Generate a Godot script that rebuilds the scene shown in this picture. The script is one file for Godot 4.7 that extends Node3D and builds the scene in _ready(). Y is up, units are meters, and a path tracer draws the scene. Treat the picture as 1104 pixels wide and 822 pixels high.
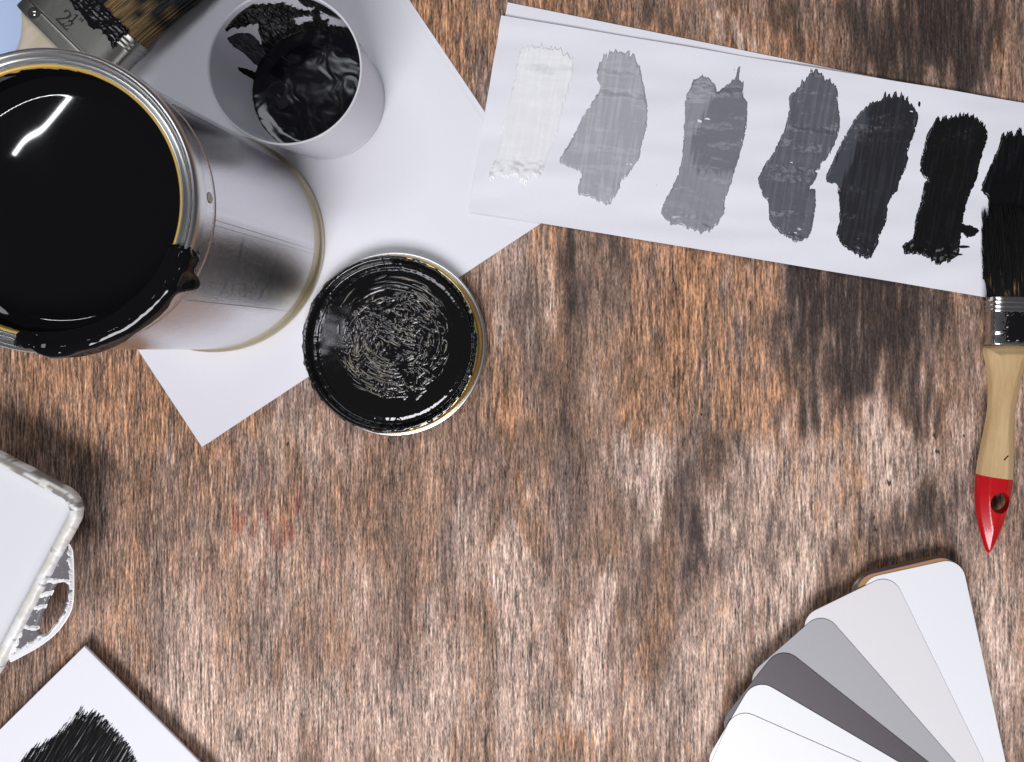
extends Node3D
# Table top with paint things, seen straight down. Units are metres.
# The photograph's ground scale is 2128 pixels per metre; the point under the camera is at pixel (690, 376).
const S := 2128.0
const CAM_H := 0.415
const NX := 690.0
const NY := 376.0

var rng := RandomNumberGenerator.new()
var nz := {}

# ------------------------------------------------------------------ helpers
func at(px: float, py: float, h := 0.0) -> Vector3:
	var k := (CAM_H - h) / CAM_H / S
	return Vector3((px - NX) * k, h, (py - NY) * k)

func at2(px: float, py: float, h := 0.0) -> Vector2:
	var p := at(px, py, h)
	return Vector2(p.x, p.z)

func pts(list: Array, h := 0.0) -> PackedVector2Array:
	var r := PackedVector2Array()
	for i in range(0, list.size(), 2):
		r.append(at2(list[i], list[i + 1], h))
	return r

# outline given in the coordinates of an enlarged crop: origin ox, oy and scale k
func crop(list: Array, ox: float, oy: float, k: float, h := 0.0) -> PackedVector2Array:
	var r := PackedVector2Array()
	for i in range(0, list.size(), 2):
		r.append(at2(ox + list[i] / k, oy + list[i + 1] / k, h))
	return r

func chaikin(p: PackedVector2Array, times := 1) -> PackedVector2Array:
	for t in times:
		var q := PackedVector2Array()
		for i in p.size():
			var a := p[i]
			var b := p[(i + 1) % p.size()]
			q.append(a.lerp(b, 0.25))
			q.append(a.lerp(b, 0.75))
		p = q
	return p

func soften(p: PackedVector2Array) -> PackedVector2Array:
	var q := PackedVector2Array()
	for i in p.size():
		q.append(p[i].lerp(p[(i + 1) % p.size()], 0.16))
		q.append(p[i].lerp(p[(i + 1) % p.size()], 0.84))
	return q

func noise(seed_value: int, freq: float, octaves := 3) -> FastNoiseLite:
	var key := "%d_%f_%d" % [seed_value, freq, octaves]
	if not nz.has(key):
		var n := FastNoiseLite.new()
		n.noise_type = FastNoiseLite.TYPE_SIMPLEX_SMOOTH
		n.seed = seed_value
		n.frequency = freq
		n.fractal_type = FastNoiseLite.FRACTAL_FBM
		n.fractal_octaves = octaves
		nz[key] = n
	return nz[key]

func lin(r: float, g: float, b: float) -> Color:
	return Color(r, g, b)

func mat(c: Color, rough: float, metal := 0.0) -> StandardMaterial3D:
	var m := StandardMaterial3D.new()
	m.albedo_color = c.linear_to_srgb()
	m.roughness = rough
	m.metallic = metal
	m.cull_mode = BaseMaterial3D.CULL_DISABLED
	return m

func vmat(rough: float, metal := 0.0) -> StandardMaterial3D:
	var m := mat(Color(1, 1, 1), rough, metal)
	m.vertex_color_use_as_albedo = true
	return m

func noise_bump(m: StandardMaterial3D, seed_value: int, freq: float, scale: float, repeat: float, size := 512) -> void:
	var t := NoiseTexture2D.new()
	t.width = size
	t.height = size
	t.seamless = true
	t.as_normal_map = true
	t.bump_strength = 4.0
	t.noise = noise(seed_value, freq, 3)
	m.normal_enabled = true
	m.normal_texture = t
	m.normal_scale = scale
	m.uv1_triplanar = true
	m.uv1_world_triplanar = true
	m.uv1_scale = Vector3.ONE * repeat

func seg_dist(p: Vector2, poly: PackedVector2Array) -> float:
	var best := 1e9
	var n := poly.size()
	var a := poly[n - 1]
	for i in n:
		var b := poly[i]
		var ab := b - a
		var l := ab.length_squared()
		var t := 0.0
		if l > 0.0:
			t = clampf((p - a).dot(ab) / l, 0.0, 1.0)
		best = minf(best, p.distance_squared_to(a + ab * t))
		a = b
	return sqrt(best)

func sd(p: Vector2, poly: PackedVector2Array) -> float:   # positive inside
	var d := seg_dist(p, poly)
	return d if Geometry2D.is_point_in_polygon(p, poly) else -d

func bounds(poly: PackedVector2Array, grow: float) -> Rect2:
	var r := Rect2(poly[0], Vector2.ZERO)
	for p in poly:
		r = r.expand(p)
	return r.grow(grow)

func commit(v: PackedVector3Array, idx: PackedInt32Array, col := PackedColorArray()) -> ArrayMesh:
	var n := PackedVector3Array()
	n.resize(v.size())
	for i in range(0, idx.size(), 3):
		var a := idx[i]
		var b := idx[i + 1]
		var c := idx[i + 2]
		var f := (v[c] - v[a]).cross(v[b] - v[a])
		n[a] += f
		n[b] += f
		n[c] += f
	for i in n.size():
		n[i] = n[i].normalized() if n[i].length_squared() > 1e-30 else Vector3.UP
	var arr := []
	arr.resize(Mesh.ARRAY_MAX)
	arr[Mesh.ARRAY_VERTEX] = v
	arr[Mesh.ARRAY_NORMAL] = n
	if col.size() == v.size() and v.size() > 0:
		arr[Mesh.ARRAY_COLOR] = col
	arr[Mesh.ARRAY_INDEX] = idx
	var m := ArrayMesh.new()
	m.add_surface_from_arrays(Mesh.PRIMITIVE_TRIANGLES, arr)
	return m

# A grid over a 2D domain, cut along field(p) = 0, each kept point sent to 3D by place(p, field).
func film(box: Rect2, cell: float, field: Callable, place: Callable, paint = null) -> ArrayMesh:
	var nx := int(ceil(box.size.x / cell)) + 1
	var ny := int(ceil(box.size.y / cell)) + 1
	var f := PackedFloat32Array()
	f.resize(nx * ny)
	for j in ny:
		for i in nx:
			f[j * nx + i] = field.call(box.position + Vector2(i, j) * cell)
	var v := PackedVector3Array()
	var col := PackedColorArray()
	var idx := PackedInt32Array()
	var known := {}
	var coloured := (paint != null)
	var vert := func(a: int, b: int) -> int:
		var key := a * 4194304 + b if a <= b else b * 4194304 + a
		if known.has(key):
			return known[key]
		var pa := box.position + Vector2(a % nx, a / nx) * cell
		var p := pa
		var fv := f[a]
		if a != b:
			var t := f[a] / (f[a] - f[b])
			p = pa.lerp(box.position + Vector2(b % nx, b / nx) * cell, t)
			fv = 0.0
		v.append(place.call(p, fv))
		if coloured:
			col.append(paint.call(p, fv))
		known[key] = v.size() - 1
		return v.size() - 1
	for j in ny - 1:
		for i in nx - 1:
			var q := j * nx + i
			if maxf(maxf(f[q], f[q + 1]), maxf(f[q + nx], f[q + nx + 1])) <= 0.0:
				continue
			for tri in [[q, q + 1, q + nx + 1], [q, q + nx + 1, q + nx]]:
				var ring := PackedInt32Array()
				for k in 3:
					var a: int = tri[k]
					var b: int = tri[(k + 1) % 3]
					if f[a] > 0.0:
						ring.append(vert.call(a, a))
					if (f[a] > 0.0) != (f[b] > 0.0):
						ring.append(vert.call(a, b))
				for k in range(2, ring.size()):
					idx.append(ring[0])
					idx.append(ring[k - 1])
					idx.append(ring[k])
	if idx.is_empty():
		return null
	return commit(v, idx, col)

# Closed rings of equal length joined one to the next. A ring given twice makes a crease.
func rings(loops: Array, cap_start := false, cap_end := false, paint = null) -> ArrayMesh:
	var v := PackedVector3Array()
	var col := PackedColorArray()
	var idx := PackedInt32Array()
	var n: int = loops[0].size()
	for l in loops:
		for p in l:
			v.append(p)
	for k in loops.size() - 1:
		if loops[k][0].is_equal_approx(loops[k + 1][0]) and loops[k][n / 3].is_equal_approx(loops[k + 1][n / 3]):
			continue
		for i in n:
			var i2 := (i + 1) % n
			var a := k * n + i
			var b := k * n + i2
			var c := (k + 1) * n + i2
			var d := (k + 1) * n + i
			idx.append_array(PackedInt32Array([a, b, c, a, c, d]))
	for e in 2:
		if (e == 0 and not cap_start) or (e == 1 and not cap_end):
			continue
		var loop: PackedVector3Array = loops[0] if e == 0 else loops[loops.size() - 1]
		var mid := Vector3.ZERO
		for p in loop:
			mid += p
		mid /= n
		var base := v.size()
		for p in loop:
			v.append(p)
		v.append(mid)
		for i in n:
			var i2 := (i + 1) % n
			if e == 0:
				idx.append_array(PackedInt32Array([base + i2, base + i, base + n]))
			else:
				idx.append_array(PackedInt32Array([base + i, base + i2, base + n]))
	if (paint != null):
		for p in v:
			col.append(paint.call(p))
	return commit(v, idx, col)

# A turned shape about the vertical axis through c. profile: Vector2(radius, y); the same point twice makes a crease.
func lathe(c: Vector3, profile: Array, seg := 128, shape = null, paint = null) -> ArrayMesh:
	var loops := []
	for p in profile:
		var ring := PackedVector3Array()
		for i in seg:
			var a := TAU * i / seg
			var q := Vector3(cos(a) * p.x, p.y, sin(a) * p.x)
			if (shape != null):
				q = shape.call(q, a)
			ring.append(c + q)
		loops.append(ring)
	return rings(loops, false, false, paint)

# A flat body with the given outline, its top edge chamfered.
func plate(poly: PackedVector2Array, y0: float, y1: float, bevel := 0.0002, lift = null) -> ArrayMesh:
	if Geometry2D.is_polygon_clockwise(poly):
		poly = poly.duplicate()
		poly.reverse()
	var n := poly.size()
	var inner := PackedVector2Array()
	for i in n:
		var e1 := (poly[i] - poly[(i + n - 1) % n]).normalized()
		var e2 := (poly[(i + 1) % n] - poly[i]).normalized()
		var nn := Vector2(-e1.y - e2.y, e1.x + e2.x)
		nn = nn.normalized() / maxf(0.4, nn.length() / 2.0)
		inner.append(poly[i] + nn * bevel)
	var v := PackedVector3Array()
	var idx := PackedInt32Array()
	var up := func(p: Vector2, y: float) -> Vector3:
		return Vector3(p.x, y + (lift.call(p) if (lift != null) else 0.0), p.y)
	var sets := [[poly, y0], [poly, y1 - bevel], [poly, y1 - bevel], [inner, y1], [inner, y1], [poly, y0]]
	for s in sets:
		for p in s[0]:
			v.append(up.call(p, s[1]))
	for k in [0, 2]:
		for i in n:
			var i2 := (i + 1) % n
			var a: int = k * n + i
			var b: int = k * n + i2
			var c: int = (k + 1) * n + i2
			var d: int = (k + 1) * n + i
			idx.append_array(PackedInt32Array([a, c, b, a, d, c]))
	var tri := Geometry2D.triangulate_polygon(poly)
	for i in range(0, tri.size(), 3):
		var a := tri[i]
		var b := tri[i + 1]
		var c := tri[i + 2]
		if (poly[b] - poly[a]).cross(poly[c] - poly[a]) > 0.0:
			var t := b
			b = c
			c = t
		idx.append_array(PackedInt32Array([4 * n + a, 4 * n + c, 4 * n + b, 5 * n + a, 5 * n + b, 5 * n + c]))
	return commit(v, idx)

# A sheet of paper over four corners, gently waved.
func sheet(c: PackedVector2Array, y0: float, y1: float, lift: Callable, nu := 48, nv := 48) -> ArrayMesh:
	var v := PackedVector3Array()
	var idx := PackedInt32Array()
	for side in 2:
		var base := v.size()
		for j in nv + 1:
			for i in nu + 1:
				var u := float(i) / nu
				var w := float(j) / nv
				var p := c[0].lerp(c[1], u).lerp(c[3].lerp(c[2], u), w)
				v.append(Vector3(p.x, (y1 if side == 0 else y0) + lift.call(p), p.y))
		for j in nv:
			for i in nu:
				var a := base + j * (nu + 1) + i
				var b := a + 1
				var d := a + nu + 1
				var e := d + 1
				if side == 0:
					idx.append_array(PackedInt32Array([a, b, e, a, e, d]))
				else:
					idx.append_array(PackedInt32Array([a, e, b, a, d, e]))
	var edge := []
	for i in nu:
		edge.append([i, i + 1])
		edge.append([nv * (nu + 1) + i + 1, nv * (nu + 1) + i])
	for j in nv:
		edge.append([(j + 1) * (nu + 1), j * (nu + 1)])
		edge.append([j * (nu + 1) + nu, (j + 1) * (nu + 1) + nu])
	var off := (nu + 1) * (nv + 1)
	for e in edge:
		var base := v.size()
		v.append_array(PackedVector3Array([v[e[0]], v[e[1]], v[e[1] + off], v[e[0] + off]]))
		idx.append_array(PackedInt32Array([base, base + 2, base + 1, base, base + 3, base + 2]))
	return commit(v, idx)

func tube(path: PackedVector3Array, radii: Array, sides := 8) -> Array:
	var loops := []
	for k in path.size():
		var d := (path[mini(k + 1, path.size() - 1)] - path[maxi(k - 1, 0)]).normalized()
		var x := d.cross(Vector3.UP if absf(d.y) < 0.9 else Vector3.RIGHT).normalized()
		var y := x.cross(d)
		var ring := PackedVector3Array()
		for i in sides:
			var a := TAU * i / sides
			ring.append(path[k] + (x * cos(a) + y * sin(a)) * radii[k])
		loops.append(ring)
	return loops

func thing(called: String, label: String, category: String, base: Vector3, group := "") -> Node3D:
	var o := Node3D.new()
	o.name = called
	add_child(o, true)
	o.position = base
	o.set_meta("label", label)
	o.set_meta("category", category)
	if group:
		o.set_meta("group", group)
	return o

# meshes are built in world coordinates; each part is set back by the base of its thing
func part(called: String, m: Mesh, material: Material, parent: Node3D, label := "") -> MeshInstance3D:
	var o := MeshInstance3D.new()
	o.name = called
	o.mesh = m
	o.material_override = material
	parent.add_child(o, true)
	o.position = -parent.position if parent.get_parent() == self else Vector3.ZERO
	if label:
		o.set_meta("label", label)
	return o

func smooth(a: float, b: float, x: float) -> float:
	return smoothstep(a, b, x)

# ------------------------------------------------------------------ the table
func grey_image(seed_value: int, w: int, h: int, freq: float, octaves: int, full: Vector2i) -> PackedByteArray:
	var n := FastNoiseLite.new()
	n.noise_type = FastNoiseLite.TYPE_VALUE_CUBIC if freq > 0.2 else FastNoiseLite.TYPE_PERLIN
	n.seed = seed_value
	n.frequency = freq
	n.fractal_type = FastNoiseLite.FRACTAL_FBM
	n.fractal_octaves = octaves
	var im := n.get_image(w, h, false, false, true)
	im.convert(Image.FORMAT_L8)
	if Vector2i(w, h) != full:
		im.resize(full.x, full.y, Image.INTERPOLATE_CUBIC)
	return im.get_data()

func blob_map(list: Array, full: Vector2i, x0: float, y0: float, x1: float, y1: float) -> PackedByteArray:
	var w := full.x / 8
	var h := full.y / 8
	var warp := noise(71, 0.02, 3)
	var b := PackedByteArray()
	b.resize(w * h)
	for j in h:
		for i in w:
			var px := lerpf(x0, x1, (i + 0.5) / w)
			var py := lerpf(y0, y1, (j + 0.5) / h)
			var fx := warp.get_noise_2d(px, py * 0.4) * 34.0
			py += warp.get_noise_2d(px + 900.0, py * 0.4) * 40.0 + warp.get_noise_2d(px * 4.0, py * 0.3 + 500.0) * 62.0
			px += fx
			var s := 0.0
			for k in list:
				var dx: float = (px - k[0]) / k[2]
				var dy: float = (py - k[1]) / k[3]
				var d := dx * dx + dy * dy
				if d < 2.2:
					s = maxf(s, k[4] * (1.0 - smoothstep(0.25, 2.2, d)))
			b[j * w + i] = int(clampf(s, 0.0, 1.0) * 255.0)
	var im := Image.create_from_data(w, h, false, Image.FORMAT_L8, b)
	im.resize(full.x, full.y, Image.INTERPOLATE_BILINEAR)
	return im.get_data()

func wood_material() -> StandardMaterial3D:
	var full := Vector2i(2048, 1536)
	var x0 := -75.0
	var x1 := 1179.0
	var y0 := -58.0
	var y1 := 882.5
	var fine := grey_image(11, full.x, full.y / 9, 0.55, 2, full)
	var mid := grey_image(12, full.x, full.y / 8, 0.10, 4, full)
	var wide := grey_image(13, full.x / 2, full.y / 8, 0.028, 5, full)
	var speck := grey_image(14, full.x, full.y / 3, 0.8, 2, full)
	var line := grey_image(16, full.x, full.y / 36, 0.5, 2, full)
	var hue := grey_image(15, full.x / 2, full.y / 9, 0.032, 4, full)
	var dark := blob_map([
		[925, 345, 100, 95, 1.0], [870, 400, 45, 70, 0.9], [985, 385, 80, 70, 0.8], [1040, 440, 40, 60, 0.6], [640, 290, 38, 70, 0.85], [600, 350, 60, 60, 0.7], [640, 420, 45, 60, 0.75], [590, 480, 90, 50, 0.7],
		[690, 400, 22, 26, 0.7], [760, 485, 18, 34, 0.8], [808, 500, 28, 50, 0.8], [745, 560, 55, 70, 0.75], [840, 590, 22, 40, 0.75], [893, 590, 22, 42, 0.8], [938, 570, 22, 36, 0.8], [1005, 560, 65, 45, 0.75], [1000, 500, 40, 30, 0.5],
		[700, 610, 60, 45, 0.75], [756, 575, 22, 34, 0.9], [480, 605, 30, 50, 0.55], [640, 575, 50, 30, 0.65], [700, 20, 55, 35, 0.85], [1010, 45, 110, 70, 0.95], [840, 35, 70, 30, 0.75], [560, 15, 60, 18, 0.4],
		[135, 545, 28, 45, 0.6], [100, 560, 30, 30, 0.5], [430, 590, 70, 34, 0.6], [460, 640, 50, 30, 0.5], [620, 690, 60, 60, 0.45], [720, 680, 70, 50, 0.5], [800, 690, 30, 30, 0.5], [340, 690, 40, 40, 0.3], [420, 530, 40, 26, 0.45],
		[70, 410, 60, 30, 0.35], [200, 430, 30, 30, 0.35], [345, 790, 50, 30, 0.35], [570, 780, 40, 40, 0.45], [690, 770, 50, 40, 0.45], [1080, 560, 30, 60, 0.4], [540, 540, 40, 40, 0.5], [640, 520, 50, 34, 0.6], [460, 520, 50, 24, 0.4]], full, x0, y0, x1, y1)
	var orange := blob_map([
		[745, 320, 70, 80, 1.0], [800, 380, 50, 90, 0.9], [720, 410, 60, 70, 0.8], [850, 470, 70, 50, 0.6], [880, 520, 60, 60, 0.6], [580, 270, 26, 40, 0.7], [545, 420, 22, 70, 0.8], [150, 430, 130, 70, 0.8], [110, 600, 60, 80, 0.4], [250, 520, 80, 60, 0.4],
		[480, 40, 60, 90, 1.0], [620, 20, 90, 30, 1.0], [770, 50, 70, 40, 0.9], [900, 50, 60, 40, 0.8], [1090, 30, 50, 40, 0.5], [960, 440, 40, 50, 0.6], [560, 580, 20, 60, 0.5], [610, 800, 50, 40, 0.8], [550, 770, 40, 40, 0.5], [800, 620, 40, 60, 0.5], [500, 560, 26, 40, 0.4]], full, x0, y0, x1, y1)
	var pale := blob_map([
		[835, 620, 45, 90, 0.9], [800, 540, 26, 70, 0.7], [870, 520, 80, 60, 0.6], [930, 530, 34, 50, 0.6], [700, 510, 40, 50, 0.75], [560, 650, 26, 90, 0.9], [652, 665, 10, 34, 1.0], [640, 745, 34, 60, 0.9], [540, 760, 90, 60, 0.6], [740, 760, 50, 70, 0.7], [250, 770, 160, 60, 0.65], [420, 780, 90, 60, 0.6], [200, 680, 120, 50, 0.4],
		[1065, 690, 40, 120, 0.7], [975, 480, 70, 40, 0.7], [1040, 520, 24, 60, 0.6], [510, 590, 18, 60, 0.6], [560, 300, 40, 60, 0.5], [550, 350, 20, 40, 0.4], [600, 640, 60, 30, 0.35], [310, 640, 110, 60, 0.35], [480, 720, 60, 60, 0.5], [790, 16, 7, 16, 0.9], [755, 8, 6, 9, 0.6], [330, 480, 70, 30, 0.45], [1090, 440, 24, 50, 0.5], [960, 690, 50, 30, 0.4], [270, 470, 40, 20, 0.3], [760, 690, 34, 50, 0.5]], full, x0, y0, x1, y1)
	var red := blob_map([[300, 575, 45, 24, 0.55], [328, 582, 5, 16, 0.9], [388, 545, 8, 30, 0.5], [62, 690, 16, 12, 0.4], [688, 498, 5, 6, 0.9], [660, 725, 6, 26, 0.6], [235, 480, 8, 26, 0.4], [480, 160, 20, 20, 0.3], [815, 760, 30, 20, 0.3]], full, x0, y0, x1, y1)
	var out := PackedByteArray()
	out.resize(full.x * full.y * 3)
	var bump := PackedByteArray()
	bump.resize(full.x * full.y)
	var k := 0
	for i in full.x * full.y:
		var f := fine[i] / 255.0
		var m := mid[i] / 255.0
		var w := wide[i] / 255.0
		var h := hue[i] / 255.0
		var sp := speck[i] / 255.0
		var j := (m - 0.5) * 1.0 + (f - 0.5) * 0.5
		var db := dark[i] / 255.0
		db = db * (0.42 + 0.58 * db)
		var d := clampf((db * 0.92 + (w - 0.5) * 0.6 + j * 1.05 + (line[i] / 255.0 - 0.5) * 0.35 - 0.46) * 2.4, 0.0, 1.0) * (0.45 + 0.55 * db)
		var o := clampf((orange[i] / 255.0 * 0.9 + (h - 0.5) * 0.6 + j * 0.6 - 0.36) * 1.6, 0.0, 1.0)
		var l := clampf((pale[i] / 255.0 + (0.5 - w) * 0.6 - j * 0.9 - 0.17) * 2.0, 0.0, 1.0)
		var r := 162.0 + (h - 0.5) * 30.0
		var g := 131.0 + (h - 0.5) * 8.0
		var b := 112.0 - (h - 0.5) * 14.0
		r += (192.0 - r) * o
		g += (143.0 - g) * o
		b += (108.0 - b) * o
		r += (228.0 - r) * l * 0.8
		g += (197.0 - g) * l * 0.8
		b += (178.0 - b) * l * 0.8
		var dd := d * 0.96
		r += (64.0 - r) * dd
		g += (54.0 - g) * dd
		b += (50.0 - b) * dd
		var rd := clampf(red[i] / 255.0 * 1.1 + j * 0.5 - 0.32, 0.0, 0.3)
		r += (140.0 - r) * rd
		g += (58.0 - g) * rd
		b += (52.0 - b) * rd
		var ln := line[i] / 255.0
		var t := 0.51 + f * 0.70 - (w - 0.5) * 0.22 + (m - 0.5) * 0.50 + (sp - 0.5) * 0.72 + (ln - 0.5) * 0.44
		if f > 0.6:
			t *= 1.0 + (f - 0.6) * 0.7
		if f < 0.42:
			t *= 0.72 + f * 0.667
		out[k] = int(clampf(r * t, 4.0, 250.0))
		out[k + 1] = int(clampf(g * t, 4.0, 250.0))
		out[k + 2] = int(clampf(b * t, 4.0, 250.0))
		k += 3
		bump[i] = int(clampf(f * 120.0 + ln * 70.0 + m * 30.0 + sp * 45.0, 0.0, 255.0))
	# small pits and knots in the veneer, at their places on the board
	for q in [[958, 521, 4.5], [943, 558, 3.0], [1011, 487, 3.5], [1008, 470, 4.0], [944, 571, 4.0], [757, 447, 2.0], [690, 500, 2.0], [310, 478, 3.0], [585, 250, 2.0], [870, 300, 2.0], [1040, 470, 2.5], [420, 610, 2.0], [260, 640, 2.0]]:
		var cx := int((q[0] - x0) / (x1 - x0) * full.x)
		var cy := int((q[1] - y0) / (y1 - y0) * full.y)
		var rr := int(q[2] * 1.9)
		for yy in range(-rr, rr + 1):
			for xx in range(-rr, rr + 1):
				var at_px := (cy + yy) * full.x + cx + xx
				var dist := Vector2(xx * 1.25, yy * 0.8).length() / rr * 1.2 + (speck[at_px] / 255.0 - 0.5) * 1.4
				if dist < 0.75:
					var keep := smoothstep(0.25, 0.75, dist) * 0.85 + 0.15
					for ch in 3:
						out[at_px * 3 + ch] = int(lerpf(34.0 - ch * 4.0, out[at_px * 3 + ch], keep))
					bump[at_px] = int(bump[at_px] * keep)
	var im := Image.create_from_data(full.x, full.y, false, Image.FORMAT_RGB8, out)
	var bm := Image.create_from_data(full.x, full.y, false, Image.FORMAT_L8, bump)
	bm.convert(Image.FORMAT_RGBA8)
	bm.bump_map_to_normal_map(3.0)
	var wm := mat(Color(1, 1, 1), 0.62)
	wm.albedo_texture = ImageTexture.create_from_image(im)
	wm.normal_enabled = true
	wm.normal_texture = ImageTexture.create_from_image(bm)
	wm.normal_scale = 1.1
	wm.metallic_specular = 0.35
	return wm

func build_table() -> void:
	# one sheet of weathered plywood, wider than the view; the texture covers pixels -75..1179 by -58..882
	var a := at(-75, -58)
	var b := at(1179, 882.5)
	var lo := Vector2(-0.75, -0.65)
	var hi := Vector2(0.75, 0.65)
	var st := SurfaceTool.new()
	st.begin(Mesh.PRIMITIVE_TRIANGLES)
	var put := func(x: float, y: float, z: float, n: Vector3) -> void:
		st.set_normal(n)
		st.set_tangent(Plane(1, 0, 0, 1))
		st.set_uv(Vector2((x - a.x) / (b.x - a.x), (z - a.z) / (b.z - a.z)))
		st.add_vertex(Vector3(x, y, z))
	var t := 0.018
	var q := [Vector2(lo.x, lo.y), Vector2(hi.x, lo.y), Vector2(hi.x, hi.y), Vector2(lo.x, hi.y)]
	for k in [0, 1, 2, 0, 2, 3]:
		put.call(q[k].x, 0.0, q[k].y, Vector3.UP)
	for k in [0, 2, 1, 0, 3, 2]:
		put.call(q[k].x, -t, q[k].y, Vector3.DOWN)
	for e in 4:
		var p: Vector2 = q[e]
		var r: Vector2 = q[(e + 1) % 4]
		var nn := Vector3((r - p).y, 0, -(r - p).x).normalized()
		for c in [[p, 0.0], [p, -t], [r, -t], [p, 0.0], [r, -t], [r, 0.0]]:
			put.call(c[0].x, c[1], c[0].y, nn)
	var o := MeshInstance3D.new()
	o.name = "wooden_table_top"
	o.mesh = st.commit()
	o.material_override = wood_material()
	o.set_meta("kind", "structure")
	o.set_meta("label", "weathered plywood table top with dark stains and vertical grain")
	add_child(o)

# ------------------------------------------------------------------ papers and swatches
func strip_lift(p: Vector2) -> float:
	return 0.0016 + noise(21, 1.0, 2).get_noise_2d(p.x * 9.0, p.y * 38.0) * 0.0011

func build_papers() -> void:
	var paper := mat(lin(0.80, 0.80, 0.845), 0.55)
	noise_bump(paper, 5, 0.05, 0.12, 30.0)
	# two A4 sheets under the can: corners B (bottom) and R (right) are known, the others lie under the can or outside
	var B := at2(218, 482)
	var R := at2(591, 236)
	var e := (R - B).normalized()
	var up := Vector2(e.y, -e.x)
	var make := func(turn: float, shift: Vector2, y: float, seed_value: int, label: String) -> void:
		var c := B + (R - B) * 0.5
		var ee := e.rotated(turn)
		var uu := up.rotated(turn)
		var c0 := B + shift
		var c1 := c0 + ee * 0.210
		var quad := PackedVector2Array([c0 + uu * 0.297, c1 + uu * 0.297, c1, c0])
		var n := noise(seed_value, 6.0, 2)
		var lift := func(p: Vector2) -> float: return (n.get_noise_2d(p.x, p.y) * 0.5 + 0.5) * 0.00008
		var m := sheet(quad, y, y + 0.00012, lift, 24, 24)
		var o := MeshInstance3D.new()
		o.name = "paper_sheet"
		o.mesh = m
		o.material_override = paper
		add_child(o, true)
		o.set_meta("label", label)
		o.set_meta("category", "paper")
		o.set_meta("group", "blank white sheets under the paint can")
	make.call(0.0, Vector2.ZERO, 0.00022, 31, "blank white paper sheet directly beneath the paint can and plastic cup")
	make.call(-0.010, at2(224, 478) - at2(218, 482) + Vector2(0.0002, 0.0), 0.00002, 32, "lower white sheet peeking out along the edge of the sheet under the can")
	# the strip with the grey swatches and the strip below it
	var dir := Vector2(1.0, 0.167).normalized()
	var down := Vector2(-dir.y, dir.x)
	var c0 := at2(540.5, 17, 0.0015)
	var quad := PackedVector2Array([c0, c0 + dir * 0.297, c0 + dir * 0.297 + down * 0.100, c0 + down * 0.100])
	var root := thing("swatch_paper", "long white paper strip carrying seven grey to black paint strokes", "paper", Vector3(quad[0].x, 0.0, quad[0].y))
	part("paper", sheet(quad, 0.0, 0.00014, strip_lift, 90, 40), paper, root)
	var d2 := Vector2(1.0, 0.204).normalized()
	var n2 := Vector2(-d2.y, d2.x)
	var b0 := at2(547.5, 2.5, 0.0005)
	var q2 := PackedVector2Array([b0, b0 + d2 * 0.297, b0 + d2 * 0.297 + n2 * 0.0945, b0 + n2 * 0.0945])
	var under := MeshInstance3D.new()
	under.name = "blank_paper_strip"
	var lift2 := func(p: Vector2) -> float: return 0.00036 + noise(22, 9.0, 1).get_noise_2d(p.x, p.y) * 0.0
	under.mesh = sheet(q2, 0.0, 0.00012, lift2, 30, 10)
	under.material_override = paper
	add_child(under)
	under.set_meta("label", "plain white paper strip sticking out above the strip with paint strokes")
	under.set_meta("category", "paper")
	build_strokes(root)

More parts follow.
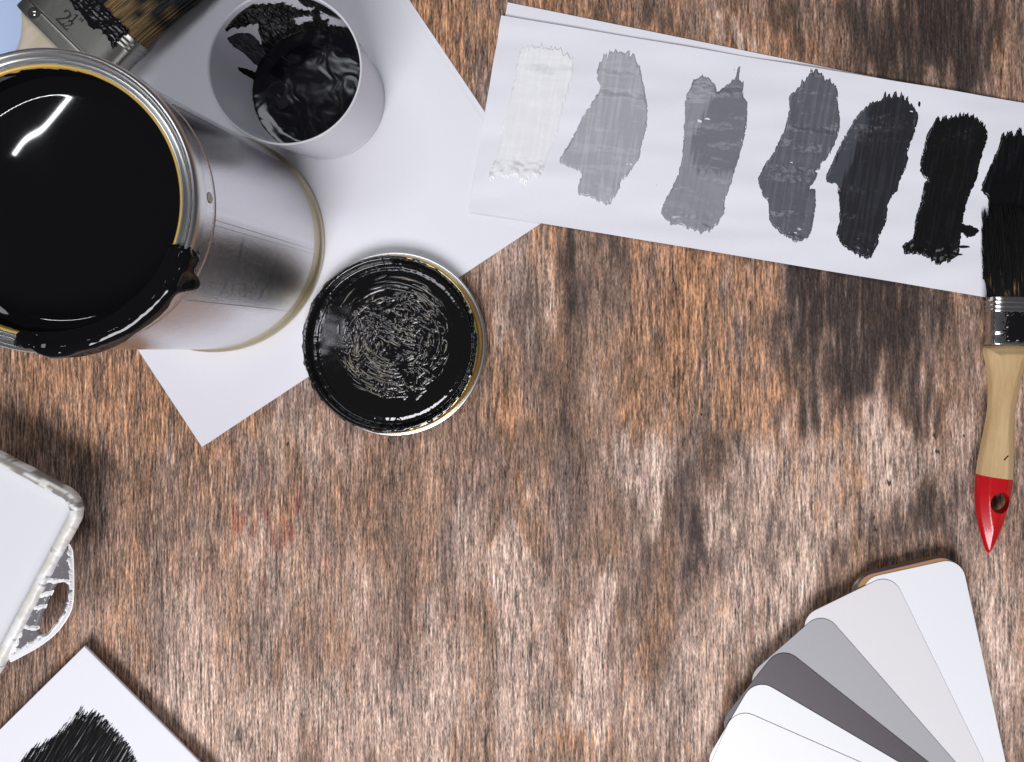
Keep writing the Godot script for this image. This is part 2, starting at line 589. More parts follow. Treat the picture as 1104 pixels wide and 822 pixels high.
func build_strokes(root: Node3D) -> void:
	var K := 3.1625
	var list := [
		{"o": [500, 0], "p": [195, 165, 260, 152, 330, 168, 370, 195, 375, 260, 345, 350, 325, 440, 300, 500, 260, 612, 235, 600, 205, 632, 175, 600, 140, 612, 120, 595, 90, 625, 85, 600, 110, 530, 130, 430, 160, 330, 180, 220],
			"c": lin(0.80, 0.80, 0.805), "c2": lin(0.84, 0.84, 0.845), "r": 0.26, "w": 0.30, "say": "white paint stroke"},
		{"o": [500, 0], "p": [470, 200, 510, 175, 535, 172, 580, 185, 600, 220, 610, 270, 625, 340, 628, 420, 605, 500, 600, 540, 560, 600, 535, 620, 530, 650, 495, 705, 470, 690, 440, 675, 390, 665, 388, 640, 405, 590, 370, 575, 330, 560, 325, 545, 370, 470, 410, 390, 470, 300, 452, 270, 455, 245],
			"c": lin(0.375, 0.37, 0.40), "c2": lin(0.44, 0.44, 0.465), "r": 0.28, "w": 0.45, "say": "light grey paint stroke"},
		{"o": [500, 0], "p": [780, 275, 800, 258, 840, 262, 860, 290, 862, 318, 900, 285, 925, 265, 937, 226, 941, 265, 955, 290, 950, 320, 968, 355, 965, 440, 945, 520, 925, 580, 915, 620, 890, 680, 892, 720, 860, 775, 820, 797, 780, 785, 740, 765, 710, 768, 675, 735, 675, 705, 700, 660, 730, 600, 745, 540, 752, 420, 755, 340],
			"c": lin(0.29, 0.29, 0.315), "c2": lin(0.185, 0.188, 0.215), "patch": [862, 318, 937, 220, 990, 340, 960, 470, 930, 590, 790, 590, 780, 480, 815, 390], "r": 0.24, "w": 0.5, "say": "mid grey paint stroke with two tones and a forked top"},
		{"o": [784, 40], "p": [248, 165, 265, 140, 290, 130, 297, 112, 320, 125, 345, 145, 375, 165, 380, 230, 388, 290, 375, 350, 340, 420, 325, 425, 318, 450, 300, 455, 310, 470, 278, 520, 302, 515, 302, 590, 285, 680, 245, 705, 190, 675, 145, 635, 140, 560, 120, 540, 102, 490, 125, 440, 160, 390, 195, 320, 212, 250, 210, 195, 235, 185],
			"c": lin(0.115, 0.115, 0.135), "c2": lin(0.15, 0.15, 0.17), "r": 0.2, "w": 0.5, "say": "dark grey paint stroke"},
		{"o": [784, 40], "p": [495, 215, 530, 215, 550, 195, 575, 200, 588, 186, 610, 215, 640, 240, 657, 265, 640, 330, 615, 390, 618, 420, 600, 470, 590, 490, 585, 520, 550, 560, 545, 620, 520, 680, 510, 720, 480, 757, 440, 740, 390, 710, 370, 670, 385, 620, 380, 560, 378, 500, 340, 498, 335, 480, 360, 420, 400, 340, 440, 270],
			"c": lin(0.026, 0.026, 0.031), "c2": lin(0.070, 0.072, 0.085), "patch": [495, 205, 470, 300, 445, 370, 405, 460, 385, 510, 320, 520, 320, 470, 360, 410, 400, 330, 440, 260], "r": 0.22, "w": 0.4, "say": "charcoal paint stroke with a lighter left edge"},
		{"o": [784, 40], "p": [700, 290, 740, 275, 800, 263, 850, 268, 885, 310, 888, 350, 865, 410, 850, 490, 820, 560, 800, 636, 830, 643, 860, 658, 845, 680, 820, 685, 800, 668, 795, 690, 795, 740, 760, 765, 715, 778, 680, 750, 640, 738, 600, 740, 598, 710, 635, 685, 640, 620, 665, 550, 672, 500, 684, 488, 658, 465, 660, 420, 680, 340],
			"c": lin(0.0085, 0.0085, 0.0095), "c2": lin(0.013, 0.013, 0.015), "r": 0.2, "w": 0.45, "say": "black paint stroke with a side blob near its foot"},
		{"o": [784, 40], "p": [935, 335, 960, 322, 985, 328, 1000, 318, 1012, 330, 1050, 325, 1100, 335, 1130, 360, 1160, 420, 1150, 560, 1140, 700, 1110, 860, 890, 860, 868, 815, 880, 760, 885, 680, 892, 620, 890, 545, 862, 520, 900, 430, 930, 360],
			"c": lin(0.006, 0.006, 0.007), "c2": lin(0.01, 0.01, 0.012), "r": 0.24, "w": 0.45, "say": "black paint stroke running under the brush"}]
	var axis := Vector2(-0.16, 0.987)
	var k := 0
	for s in list:
		var poly := soften(crop(s.p, s.o[0], s.o[1], K, 0.0016))
		var patch := PackedVector2Array()
		if s.has("patch"):
			patch = crop(s.patch, s.o[0], s.o[1], K, 0.0013)
		var en := noise(40 + k, 900.0, 3)
		var streak := noise(60 + k, 1.0, 3)
		var wave := noise(80 + k, 1.0, 2)
		var off := 10.0 * k
		var box := bounds(poly, 0.0)
		var field := func(p: Vector2) -> float:
			var d := sd(p, poly)
			if absf(d) > 0.004:
				return d
			var al := p.dot(axis)
			var ac := p.dot(Vector2(axis.y, -axis.x))
			var end := maxf(1.0 - smooth(0.0, 0.012, p.y - box.position.y), 0.55 * smooth(-0.008, 0.0, p.y - box.end.y))
			return d + en.get_noise_2d(p.x * 0.5, p.y * 0.22) * 0.0006 + (streak.get_noise_2d(ac * 420.0 + off, al * 40.0) * 0.0032 + streak.get_noise_2d(ac * 1100.0 + off, al * 60.0) * 0.0012) * end + maxf(0.0, streak.get_noise_2d(ac * 1400.0 - off, al * 220.0) - 0.25) * -0.0022
		var wamp: float = s.w
		var place := func(p: Vector2, f: float) -> Vector3:
			var al := p.dot(axis)
			var ac := p.dot(Vector2(axis.y, -axis.x))
			var e := smooth(0.0, 0.0011, f)
			var h := 0.00010 * e
			h += streak.get_noise_2d(ac * 700.0 + off, al * 40.0) * 0.000022 * e
			h += (wave.get_noise_2d(ac * 22.0 + off, al * 75.0) * 0.0013 + 0.0006) * wamp * e
			h += (wave.get_noise_2d(ac * 190.0 - off, al * 330.0)) * 0.00018 * wamp * e
			var foot := smooth(-0.018, -0.004, p.y - box.end.y)
			h += (wave.get_noise_2d(ac * 130.0 + 77.0, al * 120.0 - off) * 0.0008 + 0.0003) * foot * e
			h += 0.00012 * smooth(0.0, 0.0006, f) * (1.0 - smooth(0.0006, 0.0016, f))
			return Vector3(p.x, 0.00014 + strip_lift(p) + 0.00002 + maxf(h, 0.0), p.y)
		var ca: Color = s.c
		var cb: Color = s.c2
		var paint := func(p: Vector2, _f: float) -> Color:
			var al := p.dot(axis)
			var ac := p.dot(Vector2(axis.y, -axis.x))
			var t := smooth(-0.15, 0.5, streak.get_noise_2d(ac * 420.0 + off, al * 26.0))
			if patch.size():
				t = clampf(smooth(-0.0016, 0.0016, sd(p, patch) + streak.get_noise_2d(ac * 500.0, al * 45.0) * 0.004) + t * 0.25, 0.0, 1.0)
			return ca.lerp(cb, t)
		var m := vmat(s.r)
		m.metallic_specular = 0.45
		part("paint_stroke", film(bounds(poly, 0.003), 0.00036, field, place, paint), m, root, s.say)
		k += 1
	# small loose flecks beside the black stroke
	var fm := mat(lin(0.009, 0.009, 0.01), 0.25)
	for q in [[810, 716, 22, 5], [790, 742, 14, 4], [655, 228, 5, 10], [705, 740, 6, 5]]:
		var c := at2(784 + q[0] / K, 40 + q[1] / K, 0.0013)
		var poly := PackedVector2Array()
		for i in 14:
			var a := TAU * i / 14.0
			poly.append(c + Vector2(cos(a) * q[2], sin(a) * q[3]) / K / S * rng.randf_range(0.7, 1.15))
		part("paint_fleck", plate(poly, 0.00015 + strip_lift(c), 0.00034 + strip_lift(c), 0.0001), fm, root)

# ------------------------------------------------------------------ paint can
func build_can() -> void:
	var c := at(233, 262)
	var y0 := 0.00045
	c.y = y0
	var root := thing("paint_can", "open silver tin of black paint with black dripping over its rim", "paint can", c)
	var tin := mat(lin(0.82, 0.81, 0.84), 0.26, 1.0)
	noise_bump(tin, 6, 0.16, 0.30, 30.0)
	var grain := NoiseTexture2D.new()
	grain.width = 512
	grain.height = 512
	grain.seamless = true
	grain.noise = noise(61, 0.14, 3)
	var ramp := Gradient.new()
	ramp.offsets = PackedFloat32Array([0.2, 0.5, 0.8])
	ramp.colors = PackedColorArray([Color(0.80, 0.80, 0.80), Color(0.91, 0.91, 0.91), Color(1, 1, 1)])
	grain.color_ramp = ramp
	tin.albedo_texture = grain
	var gr := NoiseTexture2D.new()
	gr.width = 512
	gr.height = 512
	gr.seamless = true
	gr.noise = noise(62, 0.10, 3)
	var rr := Gradient.new()
	rr.offsets = PackedFloat32Array([0.25, 0.75])
	rr.colors = PackedColorArray([Color(0.45, 0.45, 0.45), Color(1, 1, 1)])
	gr.color_ramp = rr
	tin.roughness_texture = gr
	var bright := mat(lin(0.62, 0.62, 0.61), 0.30, 1.0)
	var gold := mat(lin(0.56, 0.50, 0.36), 0.45, 1.0)
	noise_bump(gold, 8, 0.25, 0.35, 26.0)
	var lacquer := mat(lin(0.66, 0.43, 0.10), 0.45, 0.35)
	var mm := func(list: Array) -> Array:
		var r := []
		for i in range(0, list.size(), 2):
			r.append(Vector2(list[i], list[i + 1]) * 0.001)
		return r
	var body := part("body", lathe(c, mm.call([53.95, 4.9, 54.0, 5.6, 54.0, 8.0, 54.0, 30, 54.0, 60, 54.0, 90, 54.0, 104, 54.0, 104, 53.6, 104.6, 53.6, 105.6, 54.0, 106.2, 54.0, 106.2, 54.0, 110, 54.2, 112.4]), 160), tin, root)
	part("base_rim", lathe(c, mm.call([0.0, 1.2, 52.2, 1.2, 52.6, 0.2, 53.6, 0.0, 54.9, 0.1, 55.4, 0.7, 55.45, 2.6, 55.1, 3.6, 54.4, 4.2, 54.02, 4.9, 54.02, 10.2, 53.9, 10.4]), 160), gold, root, "dull gold band at the foot of the tin")
	part("rim", lathe(c, mm.call([54.0, 112.0, 54.9, 112.6, 55.4, 113.8, 55.45, 117.2, 55.2, 118.8, 54.5, 119.8, 53.7, 120.0, 53.0, 119.5, 52.4, 118.4, 51.9, 117.7, 51.2, 117.5, 50.5, 117.9, 50.0, 118.6, 49.6, 118.8, 49.3, 118.7]), 160), bright, root)
	part("inner_lip", lathe(c, mm.call([49.35, 118.7, 49.0, 118.85, 48.5, 118.6, 48.25, 118.0, 48.2, 116.5, 48.2, 111.5]), 160), lacquer, root, "yellow lacquered inner lip")
	# vertical seams and the small stamped spot under the rim
	for s in [[5.0, 0.35], [7.2, 0.18], [40.5, 0.35], [-47.0, 0.3]]:
		var a := deg_to_rad(s[0])
		var out_dir := Vector3(cos(a), 0, sin(a))
		var side := Vector3(-sin(a), 0, cos(a))
		var loops := []
		for y in [0.0106, 0.0107, 0.1035, 0.1036]:
			var grow := 1.0 if y > 0.01065 and y < 0.10355 else 0.3
			var ring := PackedVector3Array()
			for q in [[-1.0, -0.3], [-0.6, 0.12 * grow], [0.6, 0.12 * grow], [1.0, -0.3]]:
				ring.append(c + Vector3(0, y, 0) + out_dir * (0.054 + q[1] * 0.001) + side * (q[0] * s[1] * 0.001))
			loops.append(ring)
		part("seam", rings(loops, true, true), tin, body)
	var sa := deg_to_rad(-3.0)
	var so := Vector3(cos(sa), 0, sin(sa))
	var sside := Vector3(-sin(sa), 0, cos(sa))
	var sl := []
	for q in [[1.0, -0.1], [1.0, 0.1], [0.8, 0.22], [0.5, 0.12], [0.1, 0.1]]:
		var ring := PackedVector3Array()
		for i in 20:
			var a := TAU * i / 20.0
			ring.append(c + Vector3(0, 0.1085 + sin(a) * 0.0021 * q[0], 0) + so * (0.05395 + q[1] * 0.001) + sside * cos(a) * 0.0021 * q[0])
		sl.append(ring)
	part("stamped_spot", rings(sl, false, true), mat(lin(0.3, 0.28, 0.22), 0.4, 1.0), body)
	# inside wall wet with paint, and the paint itself
	var black := mat(lin(0.0035, 0.0035, 0.004), 0.03)
	black.metallic_specular = 0.5
	var en := noise(101, 1.0, 3)
	var coat_shape := func(q: Vector3, a: float) -> Vector3:
		if q.y > 0.1145:
			q.y += en.get_noise_2d(cos(a) * 9.0, sin(a) * 9.0) * 0.0016 + en.get_noise_2d(cos(a) * 40.0, sin(a) * 40.0) * 0.0006
		return q
	part("wet_wall", lathe(c, mm.call([48.3, 117.4, 48.05, 116.9, 47.9, 114, 47.7, 111, 47.6, 106]), 220, coat_shape), black, root)
	part("inner_wall", lathe(c, mm.call([53.6, 112.0, 53.6, 2.0, 0.0, 2.0]), 96), bright, root)
	var wave := noise(103, 1.0, 2)
	var surf := func(p: Vector2, f: float) -> Vector3:
		var r := (p - Vector2(c.x, c.z)).length()
		var h := 0.1085 + wave.get_noise_2d(p.x * 22.0, p.y * 22.0) * 0.00010
		h += 0.0016 * smooth(0.0405, 0.0482, r) ** 2.0
		return Vector3(p.x, c.y + h, p.y)
	var inside := func(p: Vector2) -> float: return 0.0482 - (p - Vector2(c.x, c.z)).length()
	part("paint", film(Rect2(c.x - 0.05, c.z - 0.05, 0.1, 0.1), 0.0008, inside, surf), black, root, "glossy black paint filling the tin")
	# paint run out over the rim: a thick skin over the rim's profile
	var prof: Array = mm.call([47.2, 111.5, 47.2, 115.0, 47.9, 118.6, 50.3, 119.3, 52.0, 119.9, 53.6, 120.5, 54.9, 120.1, 55.8, 118.8, 56.0, 116.0, 55.9, 113.0, 55.2, 110.5, 54.6, 107.5, 54.3, 104, 54.2, 100, 54.1, 96, 54.1, 92])
	var along := PackedFloat32Array([0.0])
	for i in range(1, prof.size()):
		along.append(along[i - 1] + prof[i].distance_to(prof[i - 1]))
	var total: float = along[along.size() - 1]
	var sample := func(s: float) -> Array:
		var i := 0
		while i < prof.size() - 2 and along[i + 1] < s:
			i += 1
		var t := clampf((s - along[i]) / (along[i + 1] - along[i]), 0.0, 1.0)
		var p: Vector2 = prof[i].lerp(prof[i + 1], t)
		var d0: Vector2 = (prof[i + 1] - prof[i]).normalized()
		var dn: Vector2 = (prof[mini(i + 2, prof.size() - 1)] - prof[mini(i + 1, prof.size() - 2)]).normalized()
		var dd := d0.lerp(dn, t).normalized()
		return [p, Vector2(-dd.y, dd.x)]
	# domain: x = angle * 0.055, y = distance over the rim
	var R := 0.055
	var th0 := deg_to_rad(18.5) * R
	var th1 := deg_to_rad(102.0) * R
	var dn1 := noise(105, 220.0, 3)
	var reach := func(x: float) -> float:
		var d := rad_to_deg(x / R)
		var s := 0.0205 + 0.0028 * sin(d * 0.11) + dn1.get_noise_1d(x * 0.4) * 0.0014
		s += 0.0060 * exp(-pow((d - 31.0) / 3.6, 4.0)) + 0.0035 * exp(-pow((d - 46.0) / 9.0, 2.0))
		s -= 0.004 * smooth(75.0, 100.0, d)
		return s
	var rf := func(p: Vector2) -> float:
		var a := minf(p.x - th0, th1 - p.x) + dn1.get_noise_2d(p.x * 0.4, p.y) * 0.0016
		return minf(minf(a, reach.call(p.x) - p.y), p.y - 0.0001)
	var rp := func(p: Vector2, f: float) -> Vector3:
		var q: Array = sample.call(p.y)
		var edge := smooth(0.0, 0.0022, f)
		var d := rad_to_deg(p.x / R)
		var bead: float = exp(-pow((reach.call(p.x) - p.y - 0.003) / 0.003, 2.0)) * (0.0008 + 0.0030 * exp(-pow((d - 31.0) / 3.2, 2.0)))
		var th := -0.0006 + edge * (0.0014 + dn1.get_noise_2d(p.x * 0.3, p.y * 0.3) * 0.0003 + bead)
		var w: Vector2 = q[0] + q[1] * th
		var a := p.x / R
		return c + Vector3(cos(a) * w.x, w.y, sin(a) * w.x)
	part("paint_run", film(Rect2(th0 - 0.002, 0.0, th1 - th0 + 0.004, total), 0.0005, rf, rp), black, root, "black paint run over the rim with one drip")

# ------------------------------------------------------------------ lid
func build_lid() -> void:
	var c := at(427.5, 371)
	c.y = 0.0006
	var root := thing("can_lid", "round paint tin lid smeared with black paint, gold edge showing", "lid", c)
	var gold := mat(lin(0.60, 0.47, 0.20), 0.3, 1.0)
	noise_bump(gold, 9, 0.05, 0.25, 20.0)
	var steel := mat(lin(0.7, 0.69, 0.67), 0.3, 1.0)
	var tilt := Basis(Vector3(0.5, 0, -0.85).normalized(), deg_to_rad(-1.6))
	var tip := func(q: Vector3) -> Vector3: return tilt * q + Vector3(0, 0.0020, 0)
	var shape := func(q: Vector3, _a: float) -> Vector3: return tip.call(q)
	var mm := func(list: Array) -> Array:
		var r := []
		for i in range(0, list.size(), 2):
			r.append(Vector2(list[i], list[i + 1]) * 0.001)
		return r
	part("edge_bead", lathe(c, mm.call([44.6, 0.3, 45.4, 0.0, 46.2, 0.3, 46.4, 0.9, 46.2, 1.5, 45.6, 1.8, 44.9, 1.8]), 128, shape), steel, root, "thin bright bead round the lid")
	part("skirt", lathe(c, mm.call([45.0, 1.75, 44.8, 3.0, 44.5, 4.6, 44.2, 5.8, 43.7, 6.4, 42.9, 6.7, 42.0, 6.4, 41.5, 5.9, 40.9, 4.4, 40.2, 3.9, 38.5, 3.8, 37.6, 4.1, 37.0, 4.4, 20.0, 4.4, 0.0, 4.4]), 128, shape), gold, root)
	# paint: a skin that covers the ridge, the groove and the panel, combed by the brush
	var prof := func(r: float) -> float:
		if r < 0.0365:
			return 0.0044
		if r < 0.0398:
			return lerpf(0.0044, 0.0039, smooth(0.0365, 0.0385, r))
		if r < 0.0428:
			return lerpf(0.0039, 0.0069, smooth(0.0398, 0.0424, r))
		return lerpf(0.0069, 0.0050, smooth(0.0434, 0.0449, r))
	var n1 := noise(111, 1.0, 3)
	var n2 := noise(112, 1.0, 2)
	# the brush's combings, drawn one by one into a height field of 0.2 mm cells
	var G := 400
	var gc := 0.0002
	var ridge := PackedFloat32Array()
	ridge.resize(G * G)
	var comb := func(path: PackedVector2Array, wid: float, high: float) -> void:
		for i in path.size():
			var fade := sin(PI * clampf((i + 0.5) / path.size(), 0.0, 1.0)) ** 0.5
			var q := path[i] / gc + Vector2(G, G) * 0.5
			var rr := int(ceil(wid / gc)) + 1
			for y in range(int(q.y) - rr, int(q.y) + rr + 1):
				for x in range(int(q.x) - rr, int(q.x) + rr + 1):
					if x < 0 or y < 0 or x >= G or y >= G:
						continue
					var d := Vector2(x, y).distance_to(q) * gc / wid
					if d < 1.0:
						ridge[y * G + x] = maxf(ridge[y * G + x], high * fade * (1.0 - d * d))
	var arcs := func(count: int, centre: Vector2, r0: float, r1: float, a0: float, a1: float, len0: float, len1: float) -> void:
		for k in count:
			var r := rng.randf_range(r0, r1) * 0.001
			var st := deg_to_rad(rng.randf_range(a0, a1))
			var ln := rng.randf_range(len0, len1) * 0.001 / r
			var n := int(ln * r / 0.0002) + 2
			var path := PackedVector2Array()
			var drift := rng.randfn(0.0, 0.0009)
			for i in n:
				var f := float(i) / n
				var aa := st + ln * f
				path.append(centre + Vector2(cos(aa), sin(aa)) * (r + drift * f + sin(f * 9.0 + k) * 0.00008))
			comb.call(path, rng.randf_range(0.00020, 0.00036), rng.randf_range(0.35, 1.0))
	arcs.call(130, Vector2(0.002, -0.006), 15.0, 33.0, 75.0, 150.0, 3.0, 13.0)
	arcs.call(40, Vector2(0.0, 0.0), 22.0, 33.5, 180.0, 320.0, 4.0, 22.0)
	arcs.call(70, Vector2(0.006, 0.008), 10.0, 30.0, 185.0, 300.0, 2.0, 7.0)
	arcs.call(85, Vector2(-0.004, -0.002), 18.0, 34.0, -60.0, 70.0, 1.5, 8.0)
	arcs.call(24, Vector2(0.030, -0.050), 48.0, 60.0, 112.0, 128.0, 6.0, 12.0)
	for k in 640:
		var pa := rng.randf() * TAU
		var pr := sqrt(rng.randf()) * 0.0255
		var p0 := Vector2(cos(pa), sin(pa)) * pr
		var ang := n2.get_noise_2d(p0.x * 45.0, p0.y * 45.0) * 4.0 + 0.6
		var ln := rng.randf_range(0.001, 0.0042)
		var path := PackedVector2Array()
		for i in int(ln / 0.0002) + 2:
			path.append(p0 + Vector2(cos(ang), sin(ang)) * 0.0002 * i)
			ang += rng.randfn(0.0, 0.05)
		comb.call(path, rng.randf_range(0.00018, 0.00030), rng.randf_range(0.4, 1.0))
	var swirl := func(p: Vector2) -> float:
		var q := p / gc + Vector2(G, G) * 0.5
		var x := clampi(int(q.x), 0, G - 2)
		var y := clampi(int(q.y), 0, G - 2)
		var fx := clampf(q.x - x, 0.0, 1.0)
		var fy := clampf(q.y - y, 0.0, 1.0)
		var i := y * G + x
		return lerpf(lerpf(ridge[i], ridge[i + 1], fx), lerpf(ridge[i + G], ridge[i + G + 1], fx), fy)
	var hm := func(p: Vector2) -> float:
		var r := p.length()
		var rip: float = swirl.call(p)
		var h := 0.00050 + 0.00036 * rip
		h += n2.get_noise_2d(p.x * 80.0, p.y * 80.0) * 0.00010
		if r > 0.036:
			h += maxf(n1.get_noise_2d(p.x * 240.0, p.y * 240.0), -0.2) * 0.00016
		return h
	var field := func(p: Vector2) -> float:
		return 0.0440 + n2.get_noise_2d(p.x * 150.0, p.y * 150.0) * 0.0009 + 0.0012 * cos(p.angle() - PI * 0.95) - p.length()
	var place := func(p: Vector2, f: float) -> Vector3:
		var h: float = prof.call(p.length()) + hm.call(p) * smooth(-0.0002, 0.0012, f)
		return c + tip.call(Vector3(p.x, h, p.y))
	var paint := func(p: Vector2, _f: float) -> Color:
		var rip: float = swirl.call(p)
		var t := smooth(0.40, 0.85, rip) * 0.95
		var bare := lin(0.42, 0.375, 0.28)
		if p.length() > 0.034:
			t *= 0.3
		return lin(0.005, 0.005, 0.0055).lerp(bare, t * (0.5 + 0.5 * smooth(-0.1, 0.2, n2.get_noise_2d(p.x * 60.0 + 9.0, p.y * 60.0))))
	var wet := vmat(0.11)
	wet.metallic_specular = 0.65
	part("paint_skin", film(Rect2(-0.0465, -0.0465, 0.093, 0.093), 0.00022, field, place, paint), wet, root, "combed skin of drying black paint")

# ------------------------------------------------------------------ cup
func build_cup() -> void:
	var c := at(351, 108)
	c.y = 0.00045
	var root := thing("plastic_cup", "white translucent plastic cup with black paint inside", "cup", c)
	var white := mat(lin(0.87, 0.865, 0.89), 0.15)
	white.backlight_enabled = true
	white.backlight = Color(0.75, 0.75, 0.78)
	var mm := func(list: Array) -> Array:
		var r := []
		for i in range(0, list.size(), 2):
			r.append(Vector2(list[i], list[i + 1]) * 0.001)
		return r
	part("wall", lathe(c, mm.call([28.6, 0.6, 29.0, 0.1, 29.8, 0.0, 30.3, 0.4, 30.4, 1.4, 30.0, 2.0, 30.0, 2.6, 30.5, 3.2, 34.2, 46.3, 34.6, 46.8, 34.8, 47.3, 34.6, 47.7, 34.2, 47.8, 33.8, 47.5, 33.6, 46.8, 29.9, 3.6, 29.2, 2.2, 27.0, 1.9, 0.0, 1.8]), 128), white, root)
	part("base", lathe(c, mm.call([28.6, 0.6, 27.0, 0.9, 0.0, 0.9]), 64), white, root)
	var wall_r := func(y: float) -> float: return lerpf(0.0299, 0.0336, (y - 0.0036) / (0.0468 - 0.0036))
	# pool of paint
	var n1 := noise(121, 1.0, 3)
	var n2 := noise(122, 1.0, 2)
	var lvl := 0.0115
	var rad: float = wall_r.call(lvl)
	var field := func(p: Vector2) -> float: return rad + 0.0003 - p.length()
	var place := func(p: Vector2, _f: float) -> Vector3:
		var sw := n1.get_noise_2d(p.x * 38.0 + n2.get_noise_2d(p.x * 40.0, p.y * 40.0) * 1.2, p.y * 38.0)
		var h := lvl + sw * 0.00016 + n2.get_noise_2d(p.x * 120.0, p.y * 120.0) * 0.000022
		h += 0.0016 * smooth(rad - 0.006, rad, p.length())
		return c + Vector3(p.x, h, p.y)
	var paint := func(p: Vector2, _f: float) -> Color:
		var w := n2.get_noise_2d(p.x * 40.0, p.y * 40.0) * 1.1
		var t := smooth(0.10, 0.5, n1.get_noise_2d(p.x * 90.0 + w, p.y * 60.0 - w))
		return lin(0.0075, 0.0075, 0.008).lerp(lin(0.035, 0.035, 0.04), t * 0.5)
	var wet := vmat(0.13)
	part("paint", film(Rect2(-0.035, -0.035, 0.07, 0.07), 0.0004, field, place, paint), wet, root, "swirled black paint pooled in the cup")
	# paint dragged up the wall: domain is angle (degrees) and height (mm)
	var top := 46.0
	var k := 5.52
	var trace := func(list: Array) -> PackedVector2Array:
		var r := PackedVector2Array()
		for i in range(0, list.size(), 2):
			r.append(Vector2(220.0 + list[i] / k, list[i + 1] / k))
		return r
	var main: PackedVector2Array = soften(trace.call([85, 150, 130, 95, 165, 50, 195, -40, 790, -120, 850, 85, 925, 190, 960, 330, 700, 330, 300, 400, 345, 250, 322, 190, 318, 132, 290, 150, 272, 138, 250, 162, 215, 155, 205, 176, 170, 160, 150, 184, 128, 190, 120, 165]))
	var grey: PackedVector2Array = soften(trace.call([130, 228, 200, 194, 280, 200, 330, 252, 360, 300, 380, 420, 335, 410, 290, 372, 230, 312, 185, 285, 160, 262]))
	var low: PackedVector2Array = soften(trace.call([198, 398, 250, 408, 310, 432, 380, 400, 380, 520, 300, 480, 235, 440, 205, 420]))
	var gaps := [trace.call([285, -60, 420, -90, 540, -60, 565, 20, 610, 40, 655, 48, 640, 66, 560, 52, 475, 14, 380, 22, 300, 26]), trace.call([530, 112, 590, 95, 640, 96, 652, 120, 590, 135, 555, 148]), trace.call([690, 70, 745, 95, 830, 120, 866, 165, 780, 150, 738, 150, 745, 112, 700, 118])]
	var px_of := func(p: Vector2) -> Vector2:
		var a := deg_to_rad(p.x * 1000.0)
		var r: float = wall_r.call(p.y)
		var q := c + Vector3(cos(a) * r, p.y, sin(a) * r)
		var kk := S * CAM_H / (CAM_H - q.y)
		return Vector2(NX + q.x * kk, NY + q.z * kk)
	var fw := func(p: Vector2) -> float:
		var a := p.x * 1000.0
		var y := p.y * 1000.0
		var rag := n1.get_noise_2d(a * 0.30, y * 0.4) * 1.0
		var edge := 13.2 + rag * 1.2 - y
		if a > 140.0 and a < 359.0:
			var q: Vector2 = px_of.call(p)
			var m := sd(q, main) + rag * 1.6
			for g in gaps:
				m = minf(m, -sd(q, g) + rag * 2.5)
			m = maxf(m, sd(q, grey) + rag * 1.0)
			m = maxf(m, sd(q, low) + rag * 0.8)
			edge = maxf(edge, m * 0.45)
		return minf(edge, 45.5 + rag - y) * 0.001
	var pw := func(p: Vector2, f: float) -> Vector3:
		var a := deg_to_rad(p.x * 1000.0)
		var y := p.y
		var th := 0.00004 + 0.00045 * smooth(0.0, 0.0018, f) * (1.0 + 0.6 * n1.get_noise_2d(p.x * 300.0, p.y * 130.0))
		var r: float = wall_r.call(y) - th
		return c + Vector3(cos(a) * r, y, sin(a) * r)
	var cw := func(p: Vector2, f: float) -> Color:
		var a := p.x * 1000.0
		var t := smooth(0.05, 0.45, n1.get_noise_2d(a * 0.35, p.y * 90.0))
		var base := lin(0.009, 0.009, 0.010).lerp(lin(0.06, 0.06, 0.068), t * 0.6)
		var q: Vector2 = px_of.call(p)
		var thin := smooth(-1.0, 2.0, sd(q, grey)) if p.y > 0.014 else 0.0
		return base.lerp(lin(0.10, 0.10, 0.115), thin * (0.45 + 0.55 * t))
	part("wall_smear", film(Rect2(0.000, lvl - 0.001, 0.3605, top * 0.001 - lvl), 0.0005, fw, pw, cw), wet, root, "black paint dragged up the inside of the cup")

# ------------------------------------------------------------------ brushes
# a flat body between an upper and a lower skin; field positive inside; chamfered edge
func slab(box: Rect2, cell: float, field: Callable, edge: Callable, mid_y: float, half_t: Callable, paint: Callable) -> Array:
	var top := func(p: Vector2, f: float) -> Vector3: return Vector3(p.x, mid_y + half_t.call(p, edge.call(p)), p.y)
	var low := func(p: Vector2, f: float) -> Vector3: return Vector3(p.x, mid_y - half_t.call(p, edge.call(p)), p.y)
	return [film(box, cell, field, top, paint), film(box, cell, field, low, paint)]

func merge(list: Array) -> ArrayMesh:
	var st := SurfaceTool.new()
	st.begin(Mesh.PRIMITIVE_TRIANGLES)
	for m in list:
		if m:
			st.append_from(m, 0, Transform3D())
	return st.commit()

func wood_paint(seed_value: int, dir: Vector2, a: Color, b: Color) -> Callable:
	var n := noise(seed_value, 1.0, 3)
	return func(p: Vector2, _f: float) -> Color:
		var al := p.dot(dir)
		var ac := p.dot(Vector2(dir.y, -dir.x))
		var t := 0.5 + 0.5 * n.get_noise_2d(ac * 700.0, al * 45.0) + 0.4 * n.get_noise_2d(ac * 120.0 + 50.0, al * 20.0)
		return a.lerp(b, clampf(t, 0.0, 1.0))

